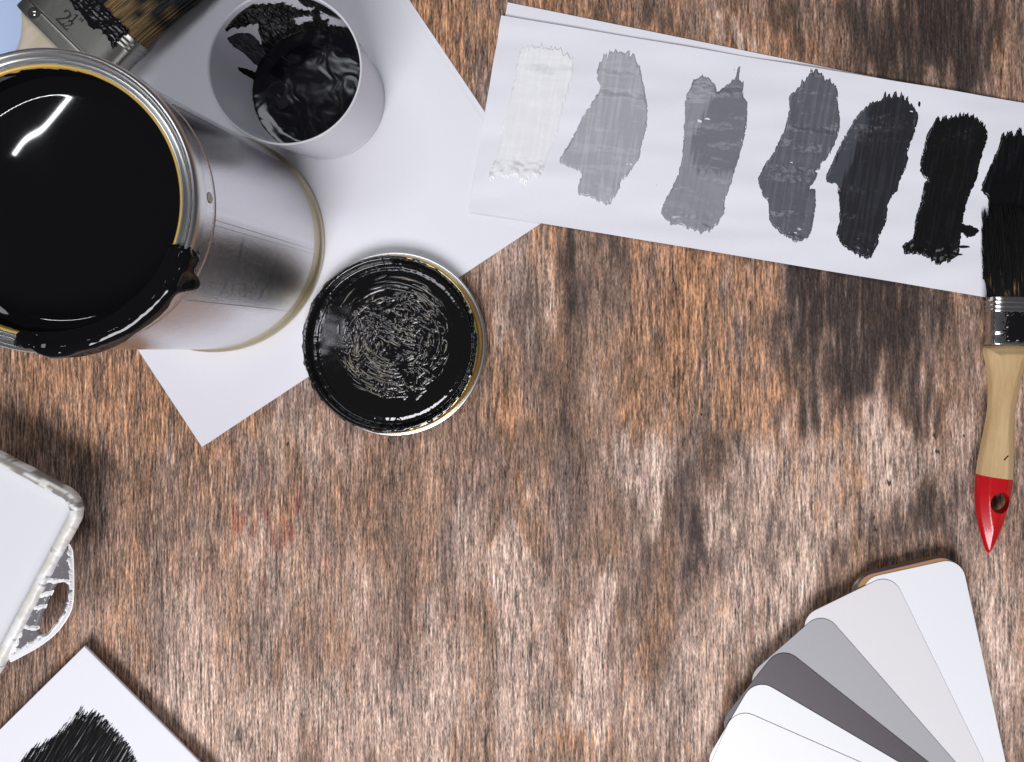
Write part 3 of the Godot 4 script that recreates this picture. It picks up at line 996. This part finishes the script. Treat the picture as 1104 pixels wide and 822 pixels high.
# ferrule as a stack of flattened rings; o = middle of its handle end, u = across, w = towards the bristles
func ferrule_mesh(o: Vector3, u: Vector3, w: Vector3, hw: float, ht: float, stations: Array) -> ArrayMesh:
	var loops := []
	for s in stations:
		var ring := PackedVector3Array()
		for i in 48:
			var a := TAU * i / 48.0
			var x := signf(cos(a)) * pow(absf(cos(a)), 0.35)
			var y := signf(sin(a)) * pow(absf(sin(a)), 0.55)
			ring.append(o + w * s[0] + u * x * (hw + s[1]) + Vector3.UP * y * (ht + s[1]))
		loops.append(ring)
	return rings(loops, true, true)

func bristle_mesh(o: Vector3, u: Vector3, w: Vector3, hw0: float, hw1: float, ht0: float, ht1: float, length: float, count: int, r: float, colour: Callable, ragged: float, lay := 0.0) -> ArrayMesh:
	var v := PackedVector3Array()
	var idx := PackedInt32Array()
	var col := PackedColorArray()
	for k in count:
		var s := rng.randf_range(-1.0, 1.0)
		var t := rng.randf_range(-1.0, 1.0)
		if k % 2 == 0:
			t = rng.randf_range(0.75, 1.0)
		var edge := pow(1.0 - pow(absf(s), 6.0), 0.5)
		var cut := rng.randf()
		var ln := length * (1.0 - ragged * cut * (1.0 if ragged > 0.5 else rng.randf())) * (0.94 + 0.06 * edge)
		var s2 := s + rng.randfn(0.0, 0.035)
		var jit := rng.randfn(0.0, 0.00035)
		var path := PackedVector3Array()
		var rad := []
		var nseg := 9
		for i in nseg + 1:
			var f := float(i) / nseg
			var sx := lerpf(s, s2, f)
			var wd := lerpf(hw0, hw1, f)
			var tk := lerpf(ht0, ht1, f)
			var p := o + w * ln * f + u * (sx * wd + jit * sin(f * 3.0 + k)) + Vector3.UP * (t * edge * tk - lay * f * f)
			p.y = maxf(p.y, 0.0007)
			path.append(p)
			rad.append(r * (1.0 - 0.45 * f))
		var loops := tube(path, rad, 4)
		var base := v.size()
		for l in loops:
			for p in l:
				v.append(p)
				col.append(colour.call(p, k))
		for a in loops.size() - 1:
			for i in 4:
				var i2 := (i + 1) % 4
				idx.append_array(PackedInt32Array([base + a * 4 + i, base + a * 4 + i2, base + (a + 1) * 4 + i2, base + a * 4 + i, base + (a + 1) * 4 + i2, base + (a + 1) * 4 + i]))
	return commit(v, idx, col)

func build_right_brush() -> void:
	var h := 0.010
	var root := thing("red_tipped_paint_brush", "wooden paint brush with red tip and black bristles at the right edge", "paint brush", at(1082, 430))
	var outline := chaikin(pts([1064, 371, 1062, 380, 1066, 395, 1068, 420, 1067, 445, 1062, 470, 1056, 500, 1053, 525, 1054, 550, 1059, 575, 1064, 592, 1068, 599.5, 1073, 595, 1082, 575, 1090, 550, 1095, 525, 1096.5, 500, 1096, 470, 1097, 445, 1102, 420, 1108, 395, 1116, 380, 1119, 371], h), 2)
	var hole := at2(1077.5, 542, h)
	var hr := 0.0053
	var axis := (at2(1091, 370, h) - at2(1070, 590, h)).normalized()
	var cut := at2(1075, 515, h)
	var edge := func(p: Vector2) -> float: return sd(p, outline)
	var cross := Vector2(axis.y, -axis.x)
	var half := func(p: Vector2, d: float) -> float:
		var taper := clampf((at2(1068, 600, h) - p).dot(-axis) / 0.03, 0.0, 1.0)
		var t := 0.0058 * (0.55 + 0.45 * taper)
		var soft := clampf(d / 0.0052, 0.0, 1.0)
		return maxf(0.0, t * (0.30 * smooth(0.0, 0.0012, d) + 0.66 * soft + 0.04 * smooth(0.0, 0.011, d)))
	var fwood := func(p: Vector2) -> float: return minf(sd(p, outline), (p - cut).dot(axis + cross * -0.05))
	var fred := func(p: Vector2) -> float: return minf(minf(sd(p, outline), -(p - cut).dot(axis + cross * -0.05)), (p - hole).length() - hr)
	var bare := wood_paint(131, axis, lin(0.50, 0.33, 0.155), lin(0.63, 0.45, 0.24))
	var wm := vmat(0.42)
	var box := bounds(outline, 0.001)
	var handle := part("handle", merge(slab(box, 0.0006, fwood, edge, 0.0072, half, bare)), wm, root, "bare pale wood handle")
	var red := func(_p: Vector2, _f: float) -> Color: return lin(0.50, 0.006, 0.008)
	var rm := vmat(0.3)
	rm.clearcoat_enabled = true
	rm.clearcoat = 0.5
	rm.clearcoat_roughness = 0.1
	var tip := part("painted_tip", merge(slab(box, 0.00045, fred, edge, 0.0072, half, red)), rm, root, "glossy red handle end with a hanging hole")
	var loops := []
	for k in 2:
		var ring := PackedVector3Array()
		for i in 40:
			var a := TAU * i / 40.0
			var p := hole + Vector2(cos(a), sin(a)) * hr
			var th: float = half.call(p, edge.call(p))
			ring.append(Vector3(p.x, 0.0072 + th * (1.0 if k == 0 else -1.0), p.y))
		loops.append(ring)
	part("hole_wall", rings(loops), mat(lin(0.45, 0.006, 0.008), 0.3), tip)
	# nick in the wood
	var nick := at(1084, 494, 0.013)
	part("nick", plate(PackedVector2Array([at2(1082, 496, 0.013), at2(1087, 491, 0.013), at2(1088, 492, 0.013), at2(1083.5, 497, 0.013)]), 0.0126, 0.01305, 0.0001), mat(lin(0.04, 0.02, 0.01), 0.8), handle)
	# ferrule
	var fo := at(1092.5, 371, h)
	fo.y = 0.0078
	var w3 := (at(1093.5, 300, h) - at(1092.5, 371, h)).normalized()
	var u3 := Vector3(-w3.z, 0, w3.x).normalized()
	var steel := mat(lin(0.66, 0.65, 0.64), 0.2, 1.0)
	var hw := 0.0117
	var ht := 0.0060
	var st := [[-0.0006, -0.0003], [-0.0003, 0.0002], [0.0006, 0.0003], [0.0014, 0.0], [0.0044, 0.0], [0.0050, 0.0005], [0.0056, 0.0005], [0.0062, 0.0]]
	for r in [0.0165, 0.0187, 0.0209]:
		st.append_array([[r - 0.0008, 0.0], [r - 0.0004, 0.0005], [r + 0.0003, 0.0005], [r + 0.0007, 0.0]])
	st.append_array([[0.0228, 0.0], [0.0231, -0.0003]])
	var fer := part("ferrule", ferrule_mesh(fo, u3, w3, hw, ht, st), steel, root)
	for q in [0.0, 0.0187]:
		pass
	# paint on the ferrule
	var black := mat(lin(0.007, 0.007, 0.008), 0.14)
	var n := noise(141, 1.0, 3)
	var ff := func(p: Vector2) -> float:
		var x := p.x
		var y := p.y
		var f := x + hw * 0.56 + n.get_noise_2d(x * 160.0, y * 160.0) * 0.003
		f = minf(f, y - 0.0004 - n.get_noise_2d(x * 300.0, 3.0) * 0.001)
		f = minf(f, 0.0160 - y + n.get_noise_2d(x * 300.0, 30.0) * 0.0016)
		return minf(f, hw * 0.98 - x)
	var fp := func(p: Vector2, f: float) -> Vector3:
		var yy := ht * pow(maxf(0.0, 1.0 - pow(absf(p.x) / hw, 5.7)), 0.275)
		var hgt := yy + 0.00005 + 0.0009 * smooth(0.0, 0.0016, f) + n.get_noise_2d(p.x * 200.0, p.y * 120.0) * 0.0004 * smooth(0.0, 0.0016, f)
		return fo + u3 * p.x + w3 * p.y + Vector3.UP * hgt
	part("dried_paint", film(Rect2(-hw, 0.0, hw * 2.0, 0.02), 0.0004, ff, fp), black, fer)
	var bn := noise(143, 1.0, 2)
	var bc := func(p: Vector3, k: int) -> Color:
		var t := bn.get_noise_2d(p.x * 260.0, p.z * 130.0)
		var d := (p - fo).dot(w3)
		var tan := smooth(0.25, 0.42, t) * (1.0 - smooth(0.026, 0.036, d)) if k % 3 == 0 else 0.0
		return lin(0.008, 0.008, 0.009).lerp(lin(0.30, 0.19, 0.09), tan)
	var bm := vmat(0.5)
	bm.metallic_specular = 0.25
	part("bristles", bristle_mesh(fo + w3 * 0.0222, u3, w3, hw * 0.97, hw * 1.12, ht * 0.9, 0.0026, 0.047, 2300, 0.00028, bc, 0.62, 0.0052), bm, root, "stiff bristles soaked in black paint")

func build_left_brush() -> void:
	var h := 0.009
	var root := thing("wide_flat_brush", "wide flat brush marked 2 1/2 inch lying behind the paint can", "paint brush", at(68, 43))
	var u2 := Vector2(0.715, 0.70).normalized()
	var w2 := Vector2(u2.y, -u2.x)
	var u := Vector3(u2.x, 0, u2.y)
	var w := Vector3(w2.x, 0, w2.y)
	var left := at(16.5, 4.5, 0.012)
	var hw := 0.0288
	var ht := 0.0070
	var o := left + u * hw
	o.y = 0.0080
	var o2 := Vector2(o.x, o.z)
	var steel := mat(lin(0.42, 0.41, 0.38), 0.32, 1.0)
	noise_bump(steel, 17, 0.03, 0.12, 20.0)
	var st := [[0.0, -0.0004], [0.0003, 0.0], [0.0056, 0.0], [0.0060, -0.0004], [0.0065, -0.0004], [0.0068, 0.0004], [0.0076, 0.0004], [0.0079, -0.0004], [0.0084, -0.0004], [0.0088, 0.0]]
	for r in [0.0222, 0.0244, 0.0266]:
		st.append_array([[r - 0.0008, 0.0], [r - 0.0004, 0.0005], [r + 0.0003, 0.0005], [r + 0.0007, 0.0]])
	st.append_array([[0.0284, 0.0], [0.0287, -0.0004]])
	var fer := part("ferrule", ferrule_mesh(o, u, w, hw, ht, st), steel, root)
	# handle, a beaver tail that runs on under the edge of the frame
	var hp := PackedVector2Array()
	var side := [27.0, 2.0, 26.0, -1.0, 20.5, -6.0, 15.5, -12.5, 12.3, -22.0, 11.0, -40.0, 12.0, -60.0, 14.5, -80.0, 14.0, -96.0, 8.0, -112.0]
	for i in range(0, side.size(), 2):
		hp.append(o2 + u2 * side[i] * 0.001 + w2 * side[i + 1] * 0.001)
	hp.append(o2 + w2 * -0.116)
	for i in range(side.size() - 2, -1, -2):
		hp.append(o2 - u2 * side[i] * 0.001 + w2 * side[i + 1] * 0.001)
	hp = chaikin(hp, 1)
	var edge := func(p: Vector2) -> float: return sd(p, hp)
	var half := func(p: Vector2, d: float) -> float: return 0.0062 * sqrt(clampf(1.0 - pow(1.0 - clampf(d / 0.006, 0.0, 1.0), 2.0), 0.0, 1.0))
	var wp := wood_paint(151, w2, lin(0.60, 0.50, 0.36), lin(0.70, 0.62, 0.49))
	part("handle", merge(slab(bounds(hp, 0.001), 0.0008, edge, edge, 0.0080, half, wp)), vmat(0.4), root, "pale cream wooden handle")
	# rivets
	for q in [[-0.0168, 0.0040], [0.0168, 0.0040]]:
		var c: Vector3 = o + u * q[0] + w * q[1] + Vector3.UP * ht
		part("rivet", lathe(c, [Vector2(0.0019, -0.0004), Vector2(0.0019, 0.0002), Vector2(0.0015, 0.0007), Vector2(0.0008, 0.0010), Vector2(0.0, 0.0011)], 24), mat(lin(0.5, 0.48, 0.45), 0.18, 1.0), fer)
		part("rivet_collar", lathe(c, [Vector2(0.0030, -0.0002), Vector2(0.0029, 0.0002), Vector2(0.0020, 0.00025), Vector2(0.0019, 0.0)], 24), mat(lin(0.03, 0.03, 0.03), 0.5), fer)
	# stamped size mark 2 1/2"
	var font := SystemFont.new()
	font.font_names = PackedStringArray(["Droid Serif"])
	var ink := mat(lin(0.035, 0.033, 0.03), 0.5)
	for q in [["2", -0.0046, 0.0126, 8.5], ["1", -0.0009, 0.0158, 4.6], ["2", -0.0007, 0.0112, 4.6], ["\"", 0.0021, 0.0160, 5.0]]:
		var tm := TextMesh.new()
		tm.text = q[0]
		tm.font = font
		tm.font_size = 64
		tm.pixel_size = q[3] * 0.001 / 64.0 * 1.25
		tm.depth = 0.0004
		var t := MeshInstance3D.new()
		t.name = "size_mark"
		t.mesh = tm
		t.material_override = ink
		fer.add_child(t, true)
		t.transform = Transform3D(Basis(u, w, Vector3.UP), o + u * q[1] + w * q[2] + Vector3.UP * (ht + 0.00005))
	var bar: Vector3 = o - u * 0.0008 + w * 0.0135 + Vector3.UP * ht
	var b2 := Vector2(bar.x, bar.z)
	part("size_mark", plate(PackedVector2Array([b2 - u2 * 0.0016 - w2 * 0.0002, b2 + u2 * 0.0016 - w2 * 0.0002, b2 + u2 * 0.0016 + w2 * 0.0002, b2 - u2 * 0.0016 + w2 * 0.0002]), bar.y - 0.0001, bar.y + 0.00025, 0.00005), ink, fer)
	# black paint over the bristle end of the ferrule
	var n := noise(161, 1.0, 3)
	var ff := func(p: Vector2) -> float:
		var f := p.y - 0.0196 + n.get_noise_2d(p.x * 110.0, p.y * 60.0) * 0.0030
		f = minf(f, 0.0305 - p.y + n.get_noise_2d(p.x * 200.0, 40.0) * 0.0012)
		return minf(f, hw * 0.80 + n.get_noise_2d(7.0, p.y * 200.0) * 0.003 - p.x)
	var fp := func(p: Vector2, f: float) -> Vector3:
		var yy := ht * pow(maxf(0.0, 1.0 - pow(minf(1.0, absf(p.x) / hw), 5.7)), 0.275)
		var ridge := 0.0004 * maxf(0.0, sin((p.y - 0.0217) / 0.0022 * TAU)) * (1.0 if p.y > 0.0215 else 0.0)
		return o + u * p.x + w * p.y + Vector3.UP * (yy + 0.00008 + ridge + (0.0010 + n.get_noise_2d(p.x * 160.0, p.y * 200.0) * 0.0005) * smooth(0.0, 0.0014, f))
	part("dried_paint", film(Rect2(-hw, 0.014, hw * 2.0, 0.018), 0.0005, ff, fp), mat(lin(0.008, 0.008, 0.009), 0.15), fer)
	var bn := noise(163, 1.0, 3)
	var bc := func(p: Vector3, k: int) -> Color:
		var d := (p - o).dot(w)
		var x := (p - o).dot(u)
		var t := bn.get_noise_2d(x * 90.0, d * 110.0)
		var blackness := smooth(0.0, 0.12, t * 0.8 - 0.18 + 0.55 * smooth(0.043, 0.051, d + 0.30 * (x - 0.010)) )
		var base := lin(0.42, 0.28, 0.115).lerp(lin(0.20, 0.12, 0.045), fposmod(k * 0.618, 1.0))
		return base.lerp(lin(0.008, 0.008, 0.009), blackness)
	part("bristles", bristle_mesh(o + w * 0.0278, u, w, hw * 0.97, hw * 1.06, ht * 0.95, 0.004, 0.052, 2600, 0.00026, bc, 0.12, 0.004), vmat(0.38), root, "tan bristles partly caked with black paint")

# ------------------------------------------------------------------ fan of colour cards
func build_fan() -> void:
	var y := 0.0004
	var piv := at2(1072, 920, 0.008)
	var root := thing("colour_card_fan", "fanned deck of white and grey colour cards with rounded corners", "colour cards", Vector3(piv.x, 0, piv.y))
	var card := func(angle: float, y0: float, th: float, c: Color, length: float, wid: float) -> ArrayMesh:
		var d := Vector2(-sin(angle), -cos(angle))
		var s := Vector2(-d.y, d.x)
		var poly := PackedVector2Array()
		var r := 0.0095
		for q in [[1, -1], [1, 1], [-1, 1], [-1, -1]]:
			var far: float = length if q[0] > 0 else -0.020
			var cc := Vector2(far - r * q[0], (wid / 2.0 - r) * q[1])
			var a0 := Vector2(q[0], q[1]).angle() - PI / 4.0
			for i in 9:
				# run the corners in order
				var a := a0 + (PI / 2.0) * i / 8.0
				poly.append(Vector2(cc.x + cos(a) * r, cc.y + sin(a) * r))
		var out := PackedVector2Array()
		for p in poly:
			out.append(piv + d * p.x + s * (p.y - 0.0106))
		return plate(out, y0, y0 + th, 0.00008)
	var cardmat := func(c: Color) -> StandardMaterial3D:
		var m := mat(c, 0.42)
		noise_bump(m, 23, 0.2, 0.10, 40.0, 256)
		return m
	# the closed part of the deck
	var stack := [lin(0.05, 0.03, 0.025), lin(0.22, 0.11, 0.05), lin(0.34, 0.17, 0.07), lin(0.25, 0.12, 0.05), lin(0.40, 0.22, 0.1), lin(0.30, 0.15, 0.06), lin(0.42, 0.36, 0.25), lin(0.05, 0.25, 0.30), lin(0.10, 0.16, 0.40), lin(0.35, 0.50, 0.62), lin(0.04, 0.28, 0.24), lin(0.40, 0.20, 0.08)]
	for k in stack.size():
		part("card", card.call(deg_to_rad(13.3 + 0.35 * sin(k * 2.3) + (0.7 if k < 7 else -0.1)), y, 0.00055, stack[k], 0.1482 + 0.0003 * (k % 3), 0.0520), cardmat.call(stack[k]), root)
		y += 0.0006
	var tops := [[12.3, lin(0.81, 0.815, 0.835)], [26.0, lin(0.73, 0.705, 0.715)], [41.2, lin(0.375, 0.37, 0.385)], [51.6, lin(0.068, 0.054, 0.062)], [59.5, lin(0.79, 0.79, 0.80)], [66.3, lin(0.80, 0.80, 0.805)], [71.0, lin(0.8, 0.8, 0.8)]]
	for k in tops.size() - 1:
		part("card", card.call(deg_to_rad(tops[k][0]), y, 0.00035, tops[k][1], 0.1470 + 0.0005 * (k % 2), 0.0518), cardmat.call(tops[k][1]), root, ["topmost plain white card at the right", "warm light grey card", "mid grey card", "dark slate card", "white card beside the dark one", "white card at the left end"][k])
		y += 0.00045
	part("binding_screw", lathe(Vector3(piv.x, y, piv.y), [Vector2(0.005, 0.0), Vector2(0.005, 0.0008), Vector2(0.0042, 0.0014), Vector2(0.001, 0.0015), Vector2(0.0, 0.0015)], 32), mat(lin(0.6, 0.6, 0.6), 0.25, 1.0), root)

# ------------------------------------------------------------------ paint tray
func build_tray() -> void:
	var hr := 0.026
	var corner := at2(93, 540, hr)
	var a := Vector2(-0.885, -0.466).normalized()
	var b := Vector2(-a.y, a.x)
	if b.y < 0.0:
		b = -b
	var la := 0.150
	var lb := 0.104
	var mid := corner + a * la / 2.0 + b * lb / 2.0
	var root := thing("paint_tray", "small grey roller tray full of white paint, crusted with dried paint", "paint tray", Vector3(mid.x, 0, mid.y))
	var n := noise(171, 1.0, 3)
	var loop := func(inset: float, y: float, rough: float) -> PackedVector3Array:
		var r := maxf(0.0015, 0.012 - inset)
		var ring := PackedVector3Array()
		var ha := la / 2.0 - inset
		var hb := lb / 2.0 - inset
		var flat := PackedVector2Array()
		for q in [[1, 1], [-1, 1], [-1, -1], [1, -1]]:
			var cc := Vector2((ha - r) * q[0], (hb - r) * q[1])
			var a0 := Vector2(q[0], q[1]).angle() - PI / 4.0
			for i in 11:
				var t := a0 + PI / 2.0 * i / 10.0
				flat.append(cc + Vector2(cos(t), sin(t)) * r)
		var m := flat.size()
		for i in m:
			var p := flat[i]
			var p2 := flat[(i + 1) % m]
			var steps := 90 if p.distance_to(p2) > 0.02 else 2
			for k in steps:
				var q := p.lerp(p2, float(k) / steps)
				var nn := n.get_noise_3d(q.x * 130.0, y * 200.0, q.y * 130.0) + 0.6 * n.get_noise_3d(q.x * 520.0, y * 700.0 + 9.0, q.y * 520.0)
				var w := mid + a * q.x + b * q.y
				var od := q.normalized()
				var ww := w + (a * od.x + b * od.y) * nn * rough
				ring.append(Vector3(ww.x, y + nn * rough * 0.8, ww.y))
		return ring
	# bare tray
	var plastic := mat(lin(0.17, 0.16, 0.165), 0.5)
	var lo := []
	for q in [[0.016, 0.0004], [0.012, 0.0006], [0.007, 0.012], [0.0048, 0.0225], [0.0015, 0.0228], [0.0006, 0.0222], [0.0, 0.0226], [0.0, 0.0240], [0.0010, 0.0252], [0.0024, 0.0256], [0.0040, 0.0250], [0.0053, 0.0232], [0.0080, 0.012], [0.014, 0.0030]]:
		lo.append(loop.call(q[0], q[1], 0.0))
	part("tray_body", rings(lo, true, true), plastic, root)
	# dried paint crust over the rim
	var lc := []
	for q in [[-0.0004, 0.0220], [-0.0007, 0.0236], [-0.0001, 0.0254], [0.0009, 0.0261], [0.0022, 0.0263], [0.0038, 0.0260], [0.0050, 0.0247], [0.0058, 0.0225], [0.0068, 0.0190], [0.0076, 0.0160]]:
		lc.append(loop.call(q[0], q[1], 0.0006))
	var cn := noise(172, 1.0, 3)
	var crust := func(p: Vector3) -> Color:
		var q := Vector2(p.x, p.z) - mid
		var along := q.dot(a)
		var ac := q.dot(b)
		var t := cn.get_noise_3d(along * 90.0, p.y * 260.0, ac * 90.0) + 0.5 * cn.get_noise_3d(along * 400.0, p.y * 400.0, ac * 400.0)
		var base := lin(0.70, 0.68, 0.61).lerp(lin(0.80, 0.80, 0.80), smooth(-0.2, 0.4, t))
		var bare := smooth(0.10, 0.18, cn.get_noise_2d(along * 45.0 + 4.0, ac * 300.0) * 0.8 + t * 0.2 + (0.20 if ac < -lb / 2.0 + 0.0050 else -0.26))
		return base.lerp(lin(0.16, 0.14, 0.125), bare * 0.85)
	part("paint_crust", rings(lc, false, false, crust), vmat(0.4), root, "cream and white crust of dried paint on the rim")
	# liquid paint
	var lp := []
	lp.append(loop.call(0.0064, 0.0212, 0.0))
	lp.append(loop.call(0.0078, 0.0205, 0.0))
	lp.append(loop.call(0.0110, 0.0204, 0.0))
	part("white_paint", rings(lp, false, true), mat(lin(0.74, 0.74, 0.765), 0.3), root, "smooth white paint in the tray")
	# hanging tab with its slot
	var th := 0.0225
	var tab := chaikin(crop([300, 60, 352, 90, 358, 180, 360, 290, 355, 380, 330, 440, 270, 520, 190, 580, 95, 632, 40, 660, 60, 560, 120, 400, 200, 200], 0, 570, 4.57, th), 1)
	var slot := chaikin(crop([300, 258, 335, 264, 333, 310, 322, 370, 305, 400, 298, 435, 265, 480, 245, 515, 215, 522, 192, 500, 190, 475, 205, 440, 222, 390, 250, 330, 275, 280], 0, 570, 4.57, th), 1)
	var tf := func(p: Vector2) -> float: return minf(sd(p, tab), -sd(p, slot))
	var th_half := func(p: Vector2, d: float) -> float: return 0.0011 * smooth(0.0, 0.0009, d)
	var grey := func(p: Vector2, _f: float) -> Color:
		var t := cn.get_noise_2d(p.x * 500.0, p.y * 500.0)
		return lin(0.115, 0.105, 0.115).lerp(lin(0.17, 0.16, 0.17), 0.5 + 0.5 * t)
	var tabn := part("hanging_tab", merge(slab(bounds(tab, 0.001), 0.0005, tf, tf, th, th_half, grey)), vmat(0.5), root, "grey tab with a slot, streaked with white paint")
	var sn := noise(175, 1.0, 3)
	var band_c := [crop([170, 250, 360, 262], 0, 570, 4.57, th), crop([110, 340, 262, 318], 0, 570, 4.57, th), crop([100, 385, 225, 385], 0, 570, 4.57, th), crop([120, 480, 190, 490], 0, 570, 4.57, th)]
	var smear := func(p: Vector2) -> float:
		var e := sd(p, tab)
		var rag := sn.get_noise_2d(p.x * 260.0, p.y * 260.0) + 0.35 * sn.get_noise_2d(p.x * 500.0, p.y * 500.0)
		var right := p.x - lerpf(at2(66, 590, th).x, at2(60, 640, th).x, 0.5)
		# along the outer edge, thick towards the lower end
		var low := smooth(at2(0, 640, th).y, at2(0, 690, th).y, p.y)
		var f := 0.0009 + 0.0026 * low + rag * 0.0020 - e
		for q in band_c:
			var wd := 0.0011 + rag * 0.0008
			f = maxf(f, wd - seg_dist(p, q))
		f = maxf(f, (rag - 0.52) * 0.004)
		# keep to the outer side of the bare streak near the tray
		return minf(f, minf(e + 0.0006, -sd(p, slot) + 0.0004))
	var sp := func(p: Vector2, f: float) -> Vector3:
		return Vector3(p.x, th + 0.0011 * smooth(0.0, 0.0009, tf.call(p)) + 0.00006 + 0.0006 * smooth(0.0, 0.0012, f), p.y)
	part("paint_smear", film(bounds(tab, 0.002), 0.0003, smear, sp), mat(lin(0.80, 0.795, 0.79), 0.38), tabn)

# ------------------------------------------------------------------ canvas
func build_canvas() -> void:
	var h := 0.0070
	var c := at2(90.5, 697, h)
	var d1 := (at2(214, 822, h) - c).normalized()
	var d2 := Vector2(-d1.y, d1.x)
	var root := thing("canvas_panel", "white canvas panel with one black brush stroke in the lower corner", "canvas", Vector3(c.x, 0, c.y))
	var poly := PackedVector2Array([c, c + d1 * 0.15, c + d1 * 0.15 + d2 * 0.20, c + d2 * 0.20])
	var cm := mat(lin(0.80, 0.80, 0.845), 0.6)
	noise_bump(cm, 25, 0.25, 0.2, 60.0)
	part("panel", plate(poly, h - 0.0014, h, 0.0003), cm, root)
	var ins := 0.006
	var q := PackedVector2Array([c + (d1 + d2) * ins, c + d1 * (0.15 - ins) + d2 * ins, c + d1 * (0.15 - ins) + d2 * (0.20 - ins), c + d1 * ins + d2 * (0.20 - ins)])
	for i in 4:
		var e := (q[(i + 1) % 4] - q[i]).normalized()
		var iw := Vector2(-e.y, e.x) * 0.014
		var ba := q[i] + e * (0.0 if i % 2 == 0 else 0.0142)
		var bb := q[(i + 1) % 4] - e * (0.0 if i % 2 == 0 else 0.0142)
		part("stretcher_bar", plate(PackedVector2Array([ba, bb, bb + iw, ba + iw]), 0.0003, h - 0.0014, 0.0003), mat(lin(0.16, 0.10, 0.06), 0.7), root)
	var stroke := pts([18, 830, 24, 816, 34, 806, 48, 799, 60, 793, 70, 783, 80, 772, 89, 761, 93, 769, 101, 766, 110, 773, 120, 782, 131, 794, 140, 806, 147, 818, 152, 840, 150, 880, 60, 890, 20, 870], h)
	var n := noise(181, 1.0, 3)
	var dir := Vector2(0.52, -0.854)
	var field := func(p: Vector2) -> float:
		var al := p.dot(dir)
		var ac := p.dot(Vector2(dir.y, -dir.x))
		var hair := n.get_noise_2d(ac * 1100.0, al * 45.0)
		var s := sd(p, stroke)
		var f := s + hair * 0.0034 * (1.0 - smooth(0.004, 0.014, s)) + n.get_noise_2d(p.x * 300.0, p.y * 300.0) * 0.0006
		return minf(f, (0.42 - hair) * 0.004 + maxf(0.0, s - 0.004) * 1.2)
	var place := func(p: Vector2, f: float) -> Vector3:
		var al := p.dot(dir)
		var ac := p.dot(Vector2(dir.y, -dir.x))
		return Vector3(p.x, h + 0.00003 + (0.00014 + 0.00018 * n.get_noise_2d(ac * 900.0, al * 40.0)) * smooth(0.0, 0.0008, f), p.y)
	var pm := mat(lin(0.006, 0.006, 0.0065), 0.24)
	part("brush_stroke", film(bounds(stroke, 0.006), 0.0003, field, place), pm, root, "dry black brush stroke with feathered end")

# ------------------------------------------------------------------ pale blue card in the corner
func build_blue_card() -> void:
	var c := at2(16, -40)
	var root := thing("pale_blue_card", "pale blue glossy card with deep blue corner behind the wide brush", "card", Vector3(c.x, 0.0, c.y))
	var poly := pts([-110, -70, 60, -70, 40, 75, -110, 75])
	part("sheet", plate(poly, 0.0007, 0.0010, 0.0001), mat(lin(0.50, 0.62, 0.86), 0.35), root)
	var blue := PackedVector2Array()
	for i in 20:
		var a := lerpf(-PI / 2.0, PI / 2.0, i / 19.0)
		blue.append(at2(-62 + cos(a) * 72, -34 + sin(a) * 58))
	blue.append(at2(-105, 24))
	blue.append(at2(-105, -64))
	part("blue_print", plate(blue, 0.00095, 0.00115, 0.00005), mat(lin(0.01, 0.09, 0.36), 0.4), root, "deep blue printed corner")

# ------------------------------------------------------------------ camera and light
func _ready() -> void:
	rng.seed = 4711
	var cam := Camera3D.new()
	cam.name = "camera"
	cam.projection = Camera3D.PROJECTION_FRUSTUM
	cam.near = 0.05
	cam.far = 20.0
	var k := cam.near / CAM_H
	cam.size = 822.0 / S * k
	cam.frustum_offset = Vector2((552.0 - NX) / S, -(411.0 - NY) / S) * k
	cam.position = Vector3(0, CAM_H, 0)
	cam.rotation = Vector3(-PI / 2.0, 0, 0)
	add_child(cam)
	cam.current = true

	var env := Environment.new()
	env.background_mode = Environment.BG_COLOR
	env.background_color = Color(0.062, 0.062, 0.068).linear_to_srgb()
	env.tonemap_mode = Environment.TONE_MAPPER_LINEAR
	env.tonemap_exposure = 1.0
	env.sdfgi_enabled = true
	env.ssao_enabled = true
	env.ssil_enabled = true
	var we := WorldEnvironment.new()
	we.name = "room_environment"
	we.environment = env
	add_child(we)

	# a large soft lamp beyond the lower edge of the picture, a weaker one over the upper left, a slim strip seen in the paint
	area("key_lamp", Vector3(-0.14, 1.05, 0.88), Vector3(-0.06, 0.0, 0.0), Vector2(0.85, 0.55), 2.0, Color(0.982, 0.978, 1.0))
	area("window_light", Vector3(-0.16, 1.25, -0.86), Vector3(-0.05, 0.0, 0.0), Vector2(1.1, 0.42), 0.64, Color(0.965, 0.975, 1.0))
	area("strip_lamp", Vector3(-0.975, 1.15, -0.37), Vector3(-0.24, 0.1, -0.09), Vector2(0.14, 0.010), 0.022, Color(0.97, 0.98, 1.0), 0.30)

	build_table()
	build_papers()
	build_can()
	build_lid()
	build_cup()
	build_right_brush()
	build_left_brush()
	build_fan()
	build_tray()
	build_canvas()
	build_blue_card()

func area(called: String, from: Vector3, to: Vector3, size: Vector2, energy: float, c: Color, roll := 0.0) -> void:
	var l := AreaLight3D.new()
	l.name = called
	l.area_size = size
	l.area_normalize_energy = true
	l.light_energy = energy
	l.light_color = c
	l.area_range = 6.0
	l.area_attenuation = 2.0
	l.shadow_enabled = true
	add_child(l)
	l.look_at_from_position(from, to, Vector3.UP)
	l.rotate_object_local(Vector3.FORWARD, roll)
